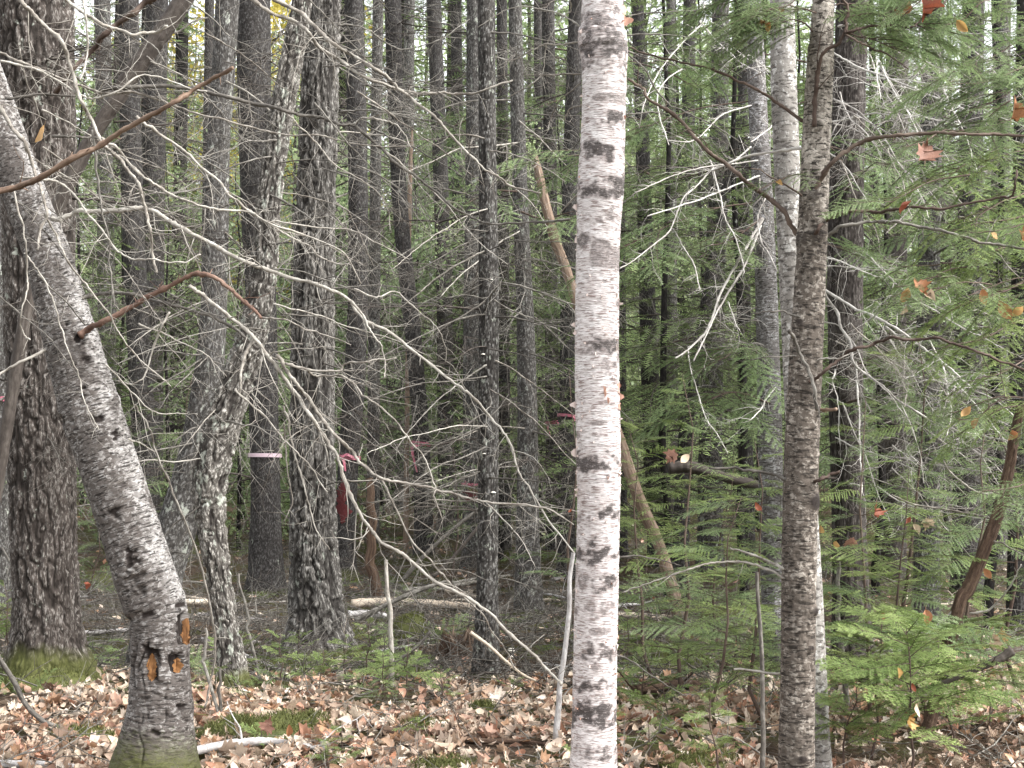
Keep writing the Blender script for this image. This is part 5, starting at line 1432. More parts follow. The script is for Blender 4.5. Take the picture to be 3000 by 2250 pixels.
rg = np.random.default_rng(99)
N = 21000
d_ = 5.4 + 5.6 * rg.random(N) ** 1.25
x_ = rg.uniform(-.40, .40, N) * d_
z_ = gz(x_, d_)
p_ = PX(np.stack((x_, d_, z_), 1))
# thick on the near rise and at the right, thin in the brush behind
edge = np.where(p_[:, 0] < 1700, 1990, np.where(p_[:, 0] < 2450, 2010, np.where(p_[:, 0] > 2700, 1880, 1960)))
n_ = fbm(np.stack((x_ * 1.3, d_ * 1.3, 0 * x_), 1), 21, 2)
k_ = np.where(p_[:, 1] > edge + (n_ - .5) * 130, 1.0, .07) * (.18 + .95 * sstep(.33, .62, n_))
keep = rg.random(N) < k_ * 1.15
rng = random.Random(99)
litter = MB()
near = []
for x, d, z, p in zip(x_[keep], d_[keep], z_[keep], p_[keep]):
    size = rng.uniform(.034, .07) if rng.random() < .8 else rng.uniform(.07, .105)
    tilt = (rng.gauss(0, .42), rng.gauss(0, .42), rng.uniform(0, 6.28))
    z = z + rng.uniform(.002, .035)
    i = rng.randrange(9)
    if 2030 < p[1] < 2235 and 0 < p[0] < 3000 and d < 8.6 and len(near) < 300 and rng.random() < .35:
        near.append((i, x, d, z + .012, tilt, size * 1.12))
        continue
    V, Q, T = LS[i]
    if rng.random() < .12: tilt = (rng.uniform(.6, 1.3), tilt[1], tilt[2]); z += .015
    W = (V * size) @ rotm(*tilt).T + np.array((x, d, z))
    litter.add(W, Q, T, tint=np.full(len(W), rng.random()))
fd = 9.5 + 20 * rg.random(2800) ** 1.1
fx = rg.uniform(-.38, .38, 2800) * fd
fz = gz(fx, fd)
for q in range(2800):           # thinner, farther back, simple leaves
    d, x = fd[q], fx[q]
    s = rng.uniform(.05, .09)
    W = np.array([(-.5, 0, .1), (0, -.3, 0), (.5, 0, .12), (0, .32, .05)]) * s @ rotm(rng.gauss(0, .4), rng.gauss(0, .4), rng.uniform(0, 6.3)).T + np.array((x, d, fz[q] + rng.uniform(.004, .03)))
    litter.add(W, [(0, 1, 2, 3)], None, tint=np.full(4, rng.random()))
o = link('leaf_litter', litter.mesh('leaf_litter', M['leaf']), GROUND)
o['kind'] = 'stuff'
for (i, x, d, z, tl_, s) in near:
    link('leaf', LEAFM[i], GROUND, (x, d, z), tl_, s)

# ------------------------------------------------------------------ sticks, needles and rubble of the floor
rg = np.random.default_rng(5)
deb = MB()
for q in range(2000):
    d = 5.6 + 19 * rg.random() ** 1.1
    x = rg.uniform(-.38, .38) * d
    L = rg.uniform(.12, .7) * (1 if d < 9.5 else 1.5)
    az = rg.uniform(0, 6.28)
    z = gz1(x, d) + rg.uniform(.005, .05)
    up = abs(rg.normal(0, .10)) if rg.random() < .8 else rg.uniform(.1, .7)
    twig(deb, (x, d, z), (math.cos(az), math.sin(az), up), L, rg.uniform(.0018, .006) * (1 if d < 10 else 1.3), rg, 1 if rg.random() < .45 else 0, .2, 3, .16)
o = link('twig_debris', deb.mesh('twig_debris', M['greywood']))
tag(o, 'dead twigs and needle debris strewn over the forest floor', 'debris', kind='stuff')
deb = MB()
for q in range(900):            # heaped brush before the big trunks
    d = 9.3 + 6.5 * rg.random()
    x = rg.uniform(-.36, .16) * d
    az = rg.normal(0, .7) + (math.pi if rg.random() < .5 else 0)
    twig(deb, (x, d, gz1(x, d)), (math.cos(az), math.sin(az), rg.uniform(0, .55)), rg.uniform(.3, 1.1), rg.uniform(.003, .008), rg, 1, .45, 3, .16)
o = link('stick_debris', deb.mesh('stick_debris', M['greywood']))
tag(o, 'heaped grey broken sticks before and between the big trunks', 'debris', kind='stuff')
deb = MB()
for q in range(1300):
    d = 8.8 + 16 * rg.random() ** 1.2
    x = rg.uniform(-.38, .38) * d
    az = rg.uniform(0, 6.28)
    z = gz1(x, d)
    twig(deb, (x, d, z), (math.cos(az), math.sin(az), rg.uniform(0, 1.0)), rg.uniform(.2, .9), rg.uniform(.002, .006), rg, 1, .5, 3, .2)
o = link('brush_debris', deb.mesh('brush_debris', M['darkwood']))
tag(o, 'tangled grey brush and broken sticks behind the leaf carpet', 'debris', kind='stuff')

deb = MB()
for q in range(420):            # matted dead stalks under the bright fir sapling
    p = ground_at(rg.uniform(2390, 3020), rg.uniform(2090, 2330))
    az = rg.uniform(0, 6.28)
    twig(deb, (p[0], p[1], p[2] + rg.uniform(0, .03)), (math.cos(az), .6 * math.sin(az), rg.uniform(-.02, .35)), rg.uniform(.12, .45), rg.uniform(.001, .0025), rg, 1, .3, 3, .14)
o = link('stalk_debris', deb.mesh('stalk_debris', M['rotlog']))
tag(o, 'matted brown dead stalks under the bright fir sapling', 'debris', kind='stuff')
# fine dark needle duff over and between the leaves
nd = 9000
dd_ = 5.5 + 6.5 * rg.random(nd) ** 1.2
xx_ = rg.uniform(-.4, .4, nd) * dd_
az_ = rg.uniform(0, 6.28, nd); ln_ = rg.uniform(.012, .05, nd); zz_ = gz(xx_, dd_) + rg.uniform(.01, .045, nd)
c_ = np.stack((xx_, dd_, zz_), 1)
t_ = np.stack((np.cos(az_), np.sin(az_), rg.normal(0, .35, nd)), 1) * ln_[:, None]
s_ = np.stack((-np.sin(az_), np.cos(az_), 0 * az_), 1) * .0022
nb_ = MB()
nb_.add(np.stack((c_ - t_, c_ + s_, c_ + t_, c_ - s_), 1).reshape(-1, 3), np.arange(4 * nd).reshape(-1, 4), bk=np.repeat(c_, 4, axis=0))
o = link('needle_debris', nb_.mesh('needle_debris', M['greywood']), GROUND)
o['kind'] = 'stuff'

# low green growth
gc = MB()
gv = [bough_arrays(np.random.default_rng(900 + i), L=.4, gap=.05, tl=.17, nl=.022, nw=.006, ng=.009, droop=.2, stem=.002) for i in range(4)]
for q in range(900):
    d = 8.6 + 17 * rg.random() ** 1.2
    x = rg.uniform(-.37, .37) * d
    if fbm(np.array([(x * .6, d * .6, 0)]), 44, 2)[0] < .46: continue
    V, T, tint, st = gv[rg.integers(4)]
    W = (V * rg.uniform(.5, 1.2)) @ rotm(rg.normal(0, .3), -rg.uniform(.1, .7), rg.uniform(0, 6.28)).T + np.array((x, d, gz1(x, d) + .01))
    gc.add(W, None, T, tint=tint)
o = link('ground_vegetation', gc.mesh('ground_vegetation', M['hemgreen']))
tag(o, 'low green seedlings and ground hemlock covering the forest floor', 'undergrowth', kind='stuff')

# ------------------------------------------------------------------ moss cushions
MOSSED = []
def mound(name, label, x, y, wpx, hpx, seed, cat='moss', depth=.8, blades=900, group=None):
    c = ground_at(x, y)
    d = c[1]
    MOSSED.append((c[0], d, wpx / 2 * d / F))
    rx, rz = wpx / 2 * d / F, hpx * d / F
    rng_ = np.random.default_rng(seed)
    nu, nv = 40, 14
    mb = MB()
    V = []
    for j in range(nv):
        ph = j / (nv - 1) * math.pi / 2
        for i in range(nu):
            th_ = i / nu * 2 * math.pi
            V.append((math.cos(th_) * math.cos(ph) * rx, math.sin(th_) * math.cos(ph) * rx * depth, math.sin(ph) * rz))
    V = np.array(V)
    V += (fbm(V * 9 / max(rx, .1) * .25 + seed, seed, 3) - .5)[:, None] * np.array((.5 * rx, .5 * rx, .7 * rz))
    V[:nu, 2] = -.06
    i = np.arange(nv - 1)[:, None] * nu + np.arange(nu)[None, :]
    j = np.arange(nv - 1)[:, None] * nu + (np.arange(nu)[None, :] + 1) % nu
    tn = np.clip(fbm(V * 30, seed + 3, 3), 0, 1)
    mb.add(V, np.stack((i, j, j + nu, i + nu), -1).reshape(-1, 4), tint=tn)
    k = rng_.integers(nu, len(V), blades)
    b = V[k] + rng_.normal(0, .012, (blades, 3))
    dr = rng_.normal(0, .5, (blades, 3)); dr[:, 2] = np.abs(dr[:, 2]) + .5
    dr /= np.linalg.norm(dr, axis=1)[:, None]
    ln = rng_.uniform(.012, .03, (blades, 1))
    sd = np.cross(dr, rng_.normal(0, 1, (blades, 3))); sd /= np.linalg.norm(sd, axis=1)[:, None]
    B = np.stack((b - sd * .003, b + sd * .003, b + dr * ln), 1).reshape(-1, 3)
    mb.add(B, None, np.arange(3 * blades).reshape(-1, 3), tint=np.repeat(np.clip(rng_.normal(.55, .25, blades), 0, 1), 3))
    o = link(name, mb.mesh(name, M['moss']), None, c)
    tag(o, label, cat, group)
    return o
mound('moss_cushion', 'bright moss cushion behind the grey fallen log beside the leaning fir', 745, 2165, 330, 62, 1, blades=4200, depth=.7)
mound('moss_cushion', 'dark mossy hump before the pale barkless log', 1198, 1872, 120, 66, 2, blades=1800)
mound('moss_cushion', 'small round moss cushion in the leaves by the thin stick', 1410, 2100, 90, 34, 3, blades=1500)
mound('moss_cushion', 'flat moss patch on the leaves around a seedling before the mossy brown log', 1230, 2140, 150, 22, 4, blades=1500)
mound('moss_cushion', 'yellowish moss patch at the lower picture edge before the birch', 1290, 2262, 190, 30, 5, blades=1600)
mound('moss_cushion', 'olive mossy foot hump of the brown hemlock', 150, 2010, 270, 46, 6, blades=2600)
mound('moss_cushion', 'long mossy hump behind the rotten brown log beyond the birch', 1960, 1960, 260, 52, 7, blades=2600)
mound('moss_cushion', 'mossy hummock in the brush between birch and brown fir stem', 2140, 1830, 190, 60, 8, blades=1800)
mound('moss_cushion', 'flat moss sheet along the leaves beside the bright cushion', 900, 2130, 260, 26, 11, blades=2200)
mound('moss_cushion', 'low moss sheet behind the lower corner log', 230, 2165, 200, 26, 12, blades=1600)
mound('moss_cushion', 'moss sheet at the foot of the small fir sapling', 2050, 2240, 260, 24, 13, blades=2000)
mound('moss_cushion', 'moss sheet in the brush before the shaggy maple', 820, 1960, 260, 30, 14, blades=1800)
mound('moss_cushion', 'moss sheet in the brush near the rotten stump', 1180, 1985, 240, 28, 15, blades=1600)
mound('moss_cushion', 'mossy hummock between brown hemlock and leaning fir', 285, 1720, 120, 40, 9, blades=1200)
mound('moss_cushion', 'mossy hump at the foot of the shaggy maple', 1020, 1890, 110, 46, 10, blades=1400)

# ------------------------------------------------------------------ fallen logs and branches
def log(name, label, pts, w0, w1, mat, sides=14, cat='log', seed=0, moss=0.0, twigs=0, sink=.85, dd=None):
    pts = np.array(pts, float)
    ws = np.interp(np.linspace(0, 1, len(pts)), (0, 1), (w0, w1))
    W = []
    for (x, y), w_ in zip(pts, ws):
        g = ground_at(x, y + w_ * sink) if dd is None else P(x, y, dd)
        W.append(P(x, y, g[1]))
    W = np.array(W)
    if dd is None:
        W[:, 1] = np.linspace(W[0, 1], W[-1, 1], len(W)) * .5 + W[:, 1] * .5
        W = np.array([P(x, y, q) for (x, y), q in zip(pts, W[:, 1])])
    rad = ws / 2 * W[:, 1] / F
    C = crom(np.column_stack((W, rad)), 10)
    rng_ = np.random.default_rng(seed)
    n = len(C)
    mb = MB()
    base = C[:, 3] * (1 + rng_.normal(0, .06, n))
    tube(mb, C[:, :3], base, sides, moss=moss)
    V = mb.V[0]
    bk = mb.A['bk'][0][1]
    c = np.repeat(C[:, :3], sides, axis=0)
    h = h_furrow(bk + seed, seed, (30, 30, 6))
    mb.V[0] = V + (V - c) * ((h - .6) * .22)[:, None]
    T_ = np.gradient(C[:, :3], axis=0)
    for q in range(twigs):
        i = rng_.integers(2, n - 1)
        t = nrm(T_[i])
        twig(mb, C[i, :3], nrm(t * .6 + rng_.normal(0, .7, 3) + np.array((0, 0, .25))), rng_.uniform(.08, .4), max(.0018, C[i, 3] * .3), rng_, 1, .2)
    org = C[0, :3].copy()
    o = link(name, mb.mesh(name, mat, org), None, org)
    tag(o, label, cat)
    return o
log('fallen_log', 'silvery grey fallen log on the leaves beside the leaning fir', [(552, 2205), (600, 2194), (675, 2180), (740, 2174), (796, 2173), (860, 2182), (900, 2188), (950, 2192)], 30, 18, M['greylog'], seed=1, twigs=3)
log('fallen_branch', 'thin branch lying along the top of the silvery log', [(560, 2152), (620, 2165), (680, 2176), (760, 2172), (800, 2168)], 9, 6, M['greylog'], 7, 'branch', 2)
log('fallen_log', 'mossy brown log half sunk in leaves before the birch', [(1120, 2142), (1210, 2145), (1279, 2150), (1350, 2163), (1430, 2172), (1510, 2172), (1600, 2180)], 30, 12, M['rotlog'], seed=3, moss=.25)
log('fallen_log', 'pale barkless log lying behind the mossy hump', [(1030, 1768), (1134, 1763), (1230, 1768), (1327, 1773), (1400, 1783)], 27, 24, M['palelog'], seed=4)
log('fallen_log', 'dark slanting log crossing the pale barkless log', [(1040, 1818), (1110, 1783), (1182, 1749), (1255, 1720), (1310, 1704)], 18, 12, M['greywood'], seed=5, twigs=3, dd=12.6)
log('fallen_log', 'grey log beside the pale barkless log, lower', [(1020, 1800), (1080, 1798), (1130, 1806)], 22, 18, M['greylog'], seed=6)
log('fallen_log', 'pale log end showing just past the birch', [(1790, 1800), (1882, 1806), (1930, 1808), (1980, 1810)], 20, 16, M['palelog'], seed=7)
log('fallen_log', 'rotten dark brown log beyond the birch under the moss', [(1860, 2024), (1920, 2012), (1970, 2005), (2017, 2005), (2080, 2012)], 38, 26, M['rotlog'], seed=8, moss=.2, twigs=4)
log('fallen_branch', 'pale bent stick leaning on the maple roots', [(970, 1956), (1009, 1913), (1037, 1879), (1095, 1845)], 12, 9, M['palelog'], 9, 'branch', 9)
log('fallen_branch', 'grey pole lying from the leaning fir towards the seedlings', [(590, 1872), (607, 1879), (675, 1903), (740, 1930), (800, 1956), (862, 1972)], 15, 11, M['greylog'], 9, 'branch', 10, twigs=3)
log('fallen_log', 'thin grey log passing behind the foot of the leaning fir', [(226, 1854), (309, 1850), (360, 1847), (420, 1844)], 14, 12, M['greylog'], 9, seed=11)
log('fallen_log', 'pale log end beyond the leaning fir', [(520, 1764), (560, 1763), (606, 1763)], 18, 17, M['palelog'], 10, seed=12)
log('fallen_branch', 'dark forked branch lying before the mossy foot of the brown hemlock', [(-30, 1885), (0, 1932), (43, 2000), (72, 2058), (111, 2101), (164, 2130), (241, 2149), (299, 2168), (357, 2193)], 14, 18, M['greywood'], 9, 'branch', 13, twigs=9, dd=7.7)
log('fallen_branch', 'straight grey stick ending at the dark forked branch', [(-30, 2095), (40, 2096), (111, 2099)], 10, 9, M['greylog'], 8, 'branch', 14)
log('fallen_branch', 'thin stick between the forked branch and the leaning fir', [(174, 2130), (270, 2120), (370, 2114)], 9, 7, M['greywood'], 7, 'branch', 15, twigs=4)
log('fallen_log', 'grey log at the lower corner before the leaning fir', [(-40, 2240), (60, 2238), (150, 2240), (215, 2246)], 24, 18, M['greylog'], seed=16)
log('fallen_branch', 'pale stick lying across the mossy rise beside the silvery log', [(730, 2085), (780, 2062), (850, 2040), (905, 2012), (960, 1990)], 10, 7, M['palewood'], 8, 'branch', 17, twigs=5)
log('fallen_branch', 'forked bleached stick at the edge of the leaf carpet', [(1318, 2022), (1335, 2000), (1355, 1980), (1370, 1966), (1400, 1960)], 9, 6, M['whitewood'], 7, 'branch', 18, twigs=3)
log('fallen_branch', 'brown branch lying diagonally over the leaves before the birch', [(1260, 2030), (1300, 2050), (1370, 2085), (1440, 2120), (1510, 2160)], 8, 10, M['brownlimb'], 7, 'branch', 19, twigs=4)
log('fallen_branch', 'black charred-looking branch beyond the bright fir sapling', [(2965, 1905), (2930, 1930), (2880, 1952), (2800, 1985), (2720, 2020), (2640, 2050)], 28, 12, M['darkwood'], 10, 'branch', 20, twigs=3, dd=7.0)
log('fallen_branch', 'long pale stick at the lower corner beside the bright sapling', [(2800, 2110), (2850, 2160), (2900, 2210), (2950, 2260)], 9, 9, M['palewood'], 7, 'branch', 21, twigs=4)
log('fallen_branch', 'dark stick parallel to the long pale stick', [(2835, 2110), (2890, 2170), (2940, 2225), (2965, 2262)], 9, 9, M['darkwood'], 7, 'branch', 22, twigs=2)
log('fallen_branch', 'dark stick slanting before the rotten stump', [(1140, 1950), (1180, 1925), (1220, 1895), (1262, 1850)], 11, 9, M['greywood'], 8, 'branch', 23, dd=9.3)
log('fallen_branch', 'pale stick leaning from the stump towards the birch', [(1378, 1852), (1430, 1890), (1480, 1935), (1530, 1975), (1570, 1995)], 11, 6, M['palelog'], 8, 'branch', 24, twigs=2, dd=8.9)
log('fallen_log', 'dark fallen trunk resting above the ground beyond the hemlock saplings', [(1960, 1372), (2020, 1368), (2080, 1385), (2150, 1405), (2230, 1425)], 36, 30, M['darkwood'], 12, seed=25, dd=12.5)
log('fallen_log', 'dead leaning pole propped across the far brush', [(1180, 1700), (1250, 1620), (1340, 1540), (1405, 1490)], 13, 10, M['greywood'], 9, 'dead pole', seed=26, dd=13.5)
log('fallen_log', 'second dead leaning pole propped beside the first in the far brush', [(1270, 1690), (1330, 1630), (1400, 1545)], 12, 10, M['darkwood'], 9, 'dead pole', seed=27, dd=13.0)
rq = random.Random(4)
for i in range(56):
    x, y = (rq.uniform(60, 2950) if i < 34 else rq.uniform(480, 1650)), rq.uniform(1690, 1960)
    l_, a_ = rq.uniform(90, 260), rq.uniform(-.35, .35)
    mk = rq.choice(('palelog', 'greylog', 'greywood', 'rotlog', 'palewood'))
    log('fallen_branch', {'palelog': 'pale barkless', 'greylog': 'lichened silvery', 'greywood': 'dull grey', 'rotlog': 'rotten brown', 'palewood': 'thin tan'}[mk] + ' dead branch lying in the brush of the forest floor', [(x + l_ * t * math.cos(a_), y + l_ * t * math.sin(a_) * .5 + rq.uniform(-5, 5)) for t in (0, .33, .66, 1)], rq.uniform(6, 14), rq.uniform(4, 8), M[mk], 7, 'branch', 40 + i, twigs=4)['group'] = 'dead branches in the brush'

# shelf fungi on the slim lichened trunk, and two pale mushrooms by it
def cap_mesh(name, mat):
    mb = MB()
    nu, nv = 12, 5
    V = [(math.cos(i / nu * 6.283) * math.cos(j / (nv - 1) * 1.5), math.sin(i / nu * 6.283) * math.cos(j / (nv - 1) * 1.5), .55 * math.sin(j / (nv - 1) * 1.5)) for j in range(nv) for i in range(nu)]
    mb.add(V, [(j * nu + i, j * nu + (i + 1) % nu, (j + 1) * nu + (i + 1) % nu, (j + 1) * nu + i) for j in range(nv - 1) for i in range(nu)], [(0, nu - 1 - i, nu - 2 - i) for i in range(nu - 2)])
    return mb.mesh(name, mat)
FUN = cap_mesh('bracket_fungus', mat_plain('pale_fungus', (.74, .70, .62), .6, .2))
for (x, y, px) in ((1416, 1039, 7), (1445, 1444, 8), (1440, 820, 5), (1418, 1330, 5)):
    loc, no, _, _ = hit(TR['plate'], x, y)
    if loc is not None:
        link('bracket_fungus', FUN, TR['plate']['th'], np.array(loc) - TR['plate']['org'], None, px * 9.9 / F)
for i, (x, y, px) in enumerate(((1499, 1925, 16), (1497, 1938, 11))):
    p = ground_at(x, y)
    th = thing('mushroom', ('pale mushroom cap beside the slim lichened trunk', 'smaller pale mushroom below the first by the lichened trunk')[i], 'mushroom', p)
    s = px * p[1] / F
    mb = MB(); tube(mb, np.array([(0, 0, -.02), (.002, 0, s * .6), (0, 0, s * 1.2)]), (s * .3, s * .25, s * .22), 8)
    link('stem', mb.mesh('mushroom_stem', FUN.materials[0]), th)
    link('cap', FUN, th, (0, 0, s * 1.1), None, s)

# ------------------------------------------------------------------ the rotten stump
def stump():
    c = ground_at(1340, 1925)
    d = c[1]
    th = thing('rotten_stump', 'splintered rotten brown stump with mossy sides beside the slim lichened trunk', 'stump', c)
    rng_ = np.random.default_rng(8)
    r0 = 50 * d / F
    nu, nv = 44, 16
    H = 95 * d / F
    V = []
    prof = .45 + .55 * np.array([float(q) for q in rng_.random(nu)])
    prof = (prof + np.roll(prof, 1)) / 2
    for j in range(nv):
        u = j / (nv - 1)
        for i in range(nu):
            th_ = i / nu * 6.283
            rr = r0 * (1.25 - .45 * u) * (1 + .16 * math.sin(th_ * 7 + 1) + .05 * math.sin(th_ * 15))
            V.append((rr * math.cos(th_), rr * math.sin(th_) * .8, -.05 + u * (H * prof[i] + .05)))
    i = np.arange(nv - 1)[:, None] * nu + np.arange(nu)[None, :]
    j = np.arange(nv - 1)[:, None] * nu + (np.arange(nu)[None, :] + 1) % nu
    Q = np.stack((i, j, j + nu, i + nu), -1).reshape(-1, 4)
    V = np.array(V)
    cap = np.array([(0, 0, H * .25)])
    T = [((nv - 1) * nu + q, (nv - 1) * nu + (q + 1) % nu, len(V)) for q in range(nu)]
    V = np.vstack((V, cap))
    mb = MB()
    mb.add(V, Q, T, bk=V * np.array((1, 1, 1)), moss=np.clip(.5 - V[:, 2] / H * .6, 0, 1) * (V[:, 0] > 0.02))
    shell = link('stump_shell', mb.mesh('stump_shell', M['rotlog']), th)
    for q in range(13):
        a_ = rng_.uniform(3.3, 6.1)
        p0 = np.array((r0 * .85 * math.cos(a_), r0 * .7 * math.sin(a_), H * rng_.uniform(.1, .5)))
        p1 = p0 + np.array((rng_.normal(0, .03), rng_.normal(-.01, .02), H * rng_.uniform(.35, .7)))
        mb = MB()
        tube(mb, np.array([p0, (p0 + p1) / 2 + rng_.normal(0, .006, 3), p1]), (.014, .011, .002), 4)
        link('splinter', mb.mesh('splinter', M['tanlog' if q % 3 == 0 else 'rotlog']), shell)
stump()

# ------------------------------------------------------------------ leaves caught in the twigs
HL = {'tan': mat_plainleaf('tan_leaf', (.56, .36, .16), (.40, .23, .10)), 'orange': mat_plainleaf('orange_leaf', (.44, .21, .10), (.25, .11, .055)), 'red': mat_plainleaf('red_leaf', (.34, .10, .055), (.20, .065, .04)),
      'pink': mat_plainleaf('faded_pink_leaf', (.40, .23, .175), (.27, .135, .10)), 'cream': mat_plainleaf('cream_leaf', (.70, .56, .42), (.52, .38, .27)), 'yellow': mat_plainleaf('yellow_leaf', (.52, .34, .13), (.36, .20, .07))}
def caught(x, y, d, px, col, shape, seed, label):
    px *= .82
    V, Q, T = LS[shape]
    r_ = random.Random(seed)
    mb = MB(); mb.add(V, Q, T)
    o = link('caught_leaf', mb.mesh('caught_leaf', HL[col]), None, P(x, y, d), (math.pi / 2 + r_.uniform(-1.1, .8) * (.45 if px > 68 else 1), r_.uniform(-.8, .8), r_.uniform(-1.0, 1.0) * (.5 if px > 68 else 1) + (math.pi if r_.random() < .5 else 0) * 0), px * d / F * np.array((.9, .95, 1.2)))
    o.rotation_euler.y += math.pi * (r_.random() < .6)
    tag(o, label, 'leaf')
    if x > 2190 and y < 1320:
        tip = (x, y - px * .35)
        a0 = (x + r_.uniform(90, 200), y - px * .35 - r_.uniform(10, 70))
        sprays('edge' if x > 2590 else 'brown', [a0, ((a0[0] + tip[0]) / 2, (a0[1] + tip[1]) / 2 - 14), tip, (x - r_.uniform(40, 90), y + r_.uniform(-20, 30))], d + .12, d - .02, HEMB, .8, 4, .16, .28, seed, 5)
HLs = [(125, 392, 5.7, 78, 'tan', 1, 'tan curled leaf hanging before the brown hemlock'), (2222, 62, 5.6, 48, 'orange', 3, 'bright orange leaf high beside the pale stem top'), (2252, 78, 5.6, 42, 'yellow', 4, 'yellow-orange leaf touching the pale stem top'),
       (2290, 38, 5.6, 40, 'red', 5, 'red leaf above the pale stem'), (2700, 28, 5.4, 96, 'red', 0, 'large red maple leaf among the top hemlock sprays'), (2662, 32, 5.5, 60, 'orange', 2, 'narrow rust leaf beside the large red maple leaf'), (2628, 36, 5.5, 36, 'red', 5, 'small dark red leaf by the rust leaf'),
       (2818, 74, 5.4, 62, 'yellow', 7, 'golden leaf hanging over the pale horizontal limb'), (2708, 442, 5.35, 100, 'pink', 6, 'large faded maple leaf hanging below the curved brown limb'), (2645, 592, 5.3, 74, 'red', 8, 'rusty leaf lying on the wavy limb'), (2966, 316, 5.5, 90, 'orange', 0, 'orange maple leaf before the edge hemlock sprays'),
       (2910, 694, 5.5, 60, 'tan', 1, 'tan leaf on the drooping grey limb'), (2992, 698, 5.5, 84, 'orange', 3, 'big orange leaf at the picture edge on the drooping grey limb'), (2282, 537, 5.6, 34, 'yellow', 4, 'tiny yellow leaf between pale stem and curving limb'), (2655, 868, 6.6, 64, 'tan', 2, 'tan folded leaf on the cedar spray'), (2700, 850, 6.6, 74, 'orange', 6, 'orange-brown leaf bunched on the cedar spray'), (2730, 872, 6.6, 60, 'cream', 7, 'cream leaf bunched on the cedar spray'),
       (2645, 905, 6.6, 44, 'cream', 4, 'pale leaf dangling below the bunch on the cedar spray'), (2880, 868, 6.6, 66, 'orange', 1, 'reddish orange leaf within the cedar spray'), (2945, 915, 6.6, 84, 'orange', 8, 'ragged orange leaf low on the cedar spray'), (2985, 905, 6.6, 60, 'tan', 5, 'tan leaf at the edge of the cedar spray'), (1968, 1342, 8.8, 62, 'pink', 0, 'faded red leaf on top of the hemlock sapling'), (2006, 1344, 8.8, 52, 'cream', 1, 'pale leaf beside the faded one on the hemlock sapling'),
       (2830, 1212, 6.8, 54, 'tan', 5, 'tan leaf hanging on the thin bleached branch'), (2860, 1240, 6.8, 44, 'orange', 7, 'orange-tan leaf under the thin bleached branch'), (2975, 1268, 7.5, 56, 'orange', 2, 'orange-tan leaf capping the leaning dead stem'), (2712, 1536, 8.0, 50, 'cream', 3, 'white-looking leaf on the low hemlock sapling'), (2684, 1552, 8.0, 44, 'cream', 4, 'cream leaf beside the white-looking one'), (2660, 1530, 8.0, 36, 'red', 5, 'dark red leaf beside the white-looking one'),
       (2500, 1588, 8.2, 60, 'pink', 6, 'pinkish leaf lying on the hemlock sapling under the russet trunk'), (2452, 1592, 8.2, 50, 'tan', 1, 'tan leaf beside the pinkish one'), (2560, 1498, 8.3, 60, 'red', 0, 'brown-red leaf on a dark twig under the bleached stem'), (2712, 1808, 7.0, 62, 'orange', 7, 'orange-brown leaf on the green fir sapling'), (2585, 1804, 7.2, 34, 'red', 4, 'small dark red leaf on the green fir sapling'), (2222, 1490, 8.2, 40, 'red', 2, 'red leaf beside the brown fir stem'),
       (2660, 2105, 6.1, 62, 'yellow', 3, 'orange leaf low in the bright fir sapling'), (2685, 2085, 6.1, 50, 'cream', 1, 'pale curled leaf above the orange one in the bright sapling'), (2630, 1972, 6.1, 40, 'yellow', 4, 'yellow leaf in the middle of the bright fir sapling'), (2672, 2015, 6.2, 34, 'red', 5, 'small red leaf deep in the bright fir sapling'), (2895, 1680, 7.7, 46, 'orange', 8, 'orange leaf stuck behind the leaning dead stem'), (2402, 1548, 8.3, 40, 'tan', 7, 'tan leaf peeping out beside the brown fir stem'),
       (2905, 1870, 7.8, 70, 'cream', 0, 'large whitish leaf by the green fir saplings'), (2930, 1850, 7.8, 60, 'tan', 6, 'yellowish leaf by the large whitish one'), (845, 2140, 7.0, 46, 'orange', 4, 'round orange leaf standing on a stalk behind the silvery log'), (786, 2118, 7.05, 64, 'pink', 6, 'folded brown-pink leaf upright behind the silvery log'), (258, 1705, 9.0, 44, 'red', 2, 'dark red leaf on a thin stalk beside the brown hemlock'), (1672, 1500, 9.0, 22, 'red', 5, 'tiny red leaf by the edge of the birch')]
for i, (x, y, d, px, col, shp, lab) in enumerate(HLs):
    caught(x, y, d, px, col, shp, 800 + i, lab)

# ------------------------------------------------------------------ tape and paint on marked trees
def tape_band(key, label, y, hpx, mat, tails, tilt=.0, grow=1.06):
    tr = TR[key]
    p, r = at_y(tr, y)
    d = p[1]
    th = thing('flagging_tape', label, 'tape', p)
    n = 36
    hh = hpx * d / F / 2
    mb = MB()
    V = []
    for s in (-1, 1):
        for i in range(n):
            a_ = i / n * 2 * math.pi
            rr = r * grow + .012 + .003 * math.sin(a_ * 5)
            V.append((rr * math.cos(a_), rr * math.sin(a_), s * hh + tilt * math.cos(a_) * r - .012 * math.sin(a_ + 1.2)))
    Q = [(i, (i + 1) % n, n + (i + 1) % n, n + i) for i in range(n)]
    mb.add(V, Q)
    link('band', mb.mesh('tape_band', mat), th)
    for tl_ in tails:
        mb = MB()
        W = np.array([P(x, yy, d - r - .03) for x, yy in tl_]) - p
        C = crom(W, 6)
        wd = hpx * .75 * d / F / 2
        t = np.gradient(C, axis=0)
        sd = np.cross(t, (0, 1, 0)); sd /= np.linalg.norm(sd, axis=1)[:, None] + 1e-9
        tw = np.linspace(0, 1.2, len(C))[:, None]
        sd = sd * np.cos(tw) + np.array((0, 1, 0)) * np.sin(tw)
        V = np.vstack((C - sd * wd, C + sd * wd))
        m = len(C)
        mb.add(V, [(i, i + 1, m + i + 1, m + i) for i in range(m - 1)])
        link('tail', mb.mesh('tape_tail', mat), th)
tape_band('ribbon', 'pale pink tape band round the blackish spruce', 1334, 11, M['palepink'], [], .06)
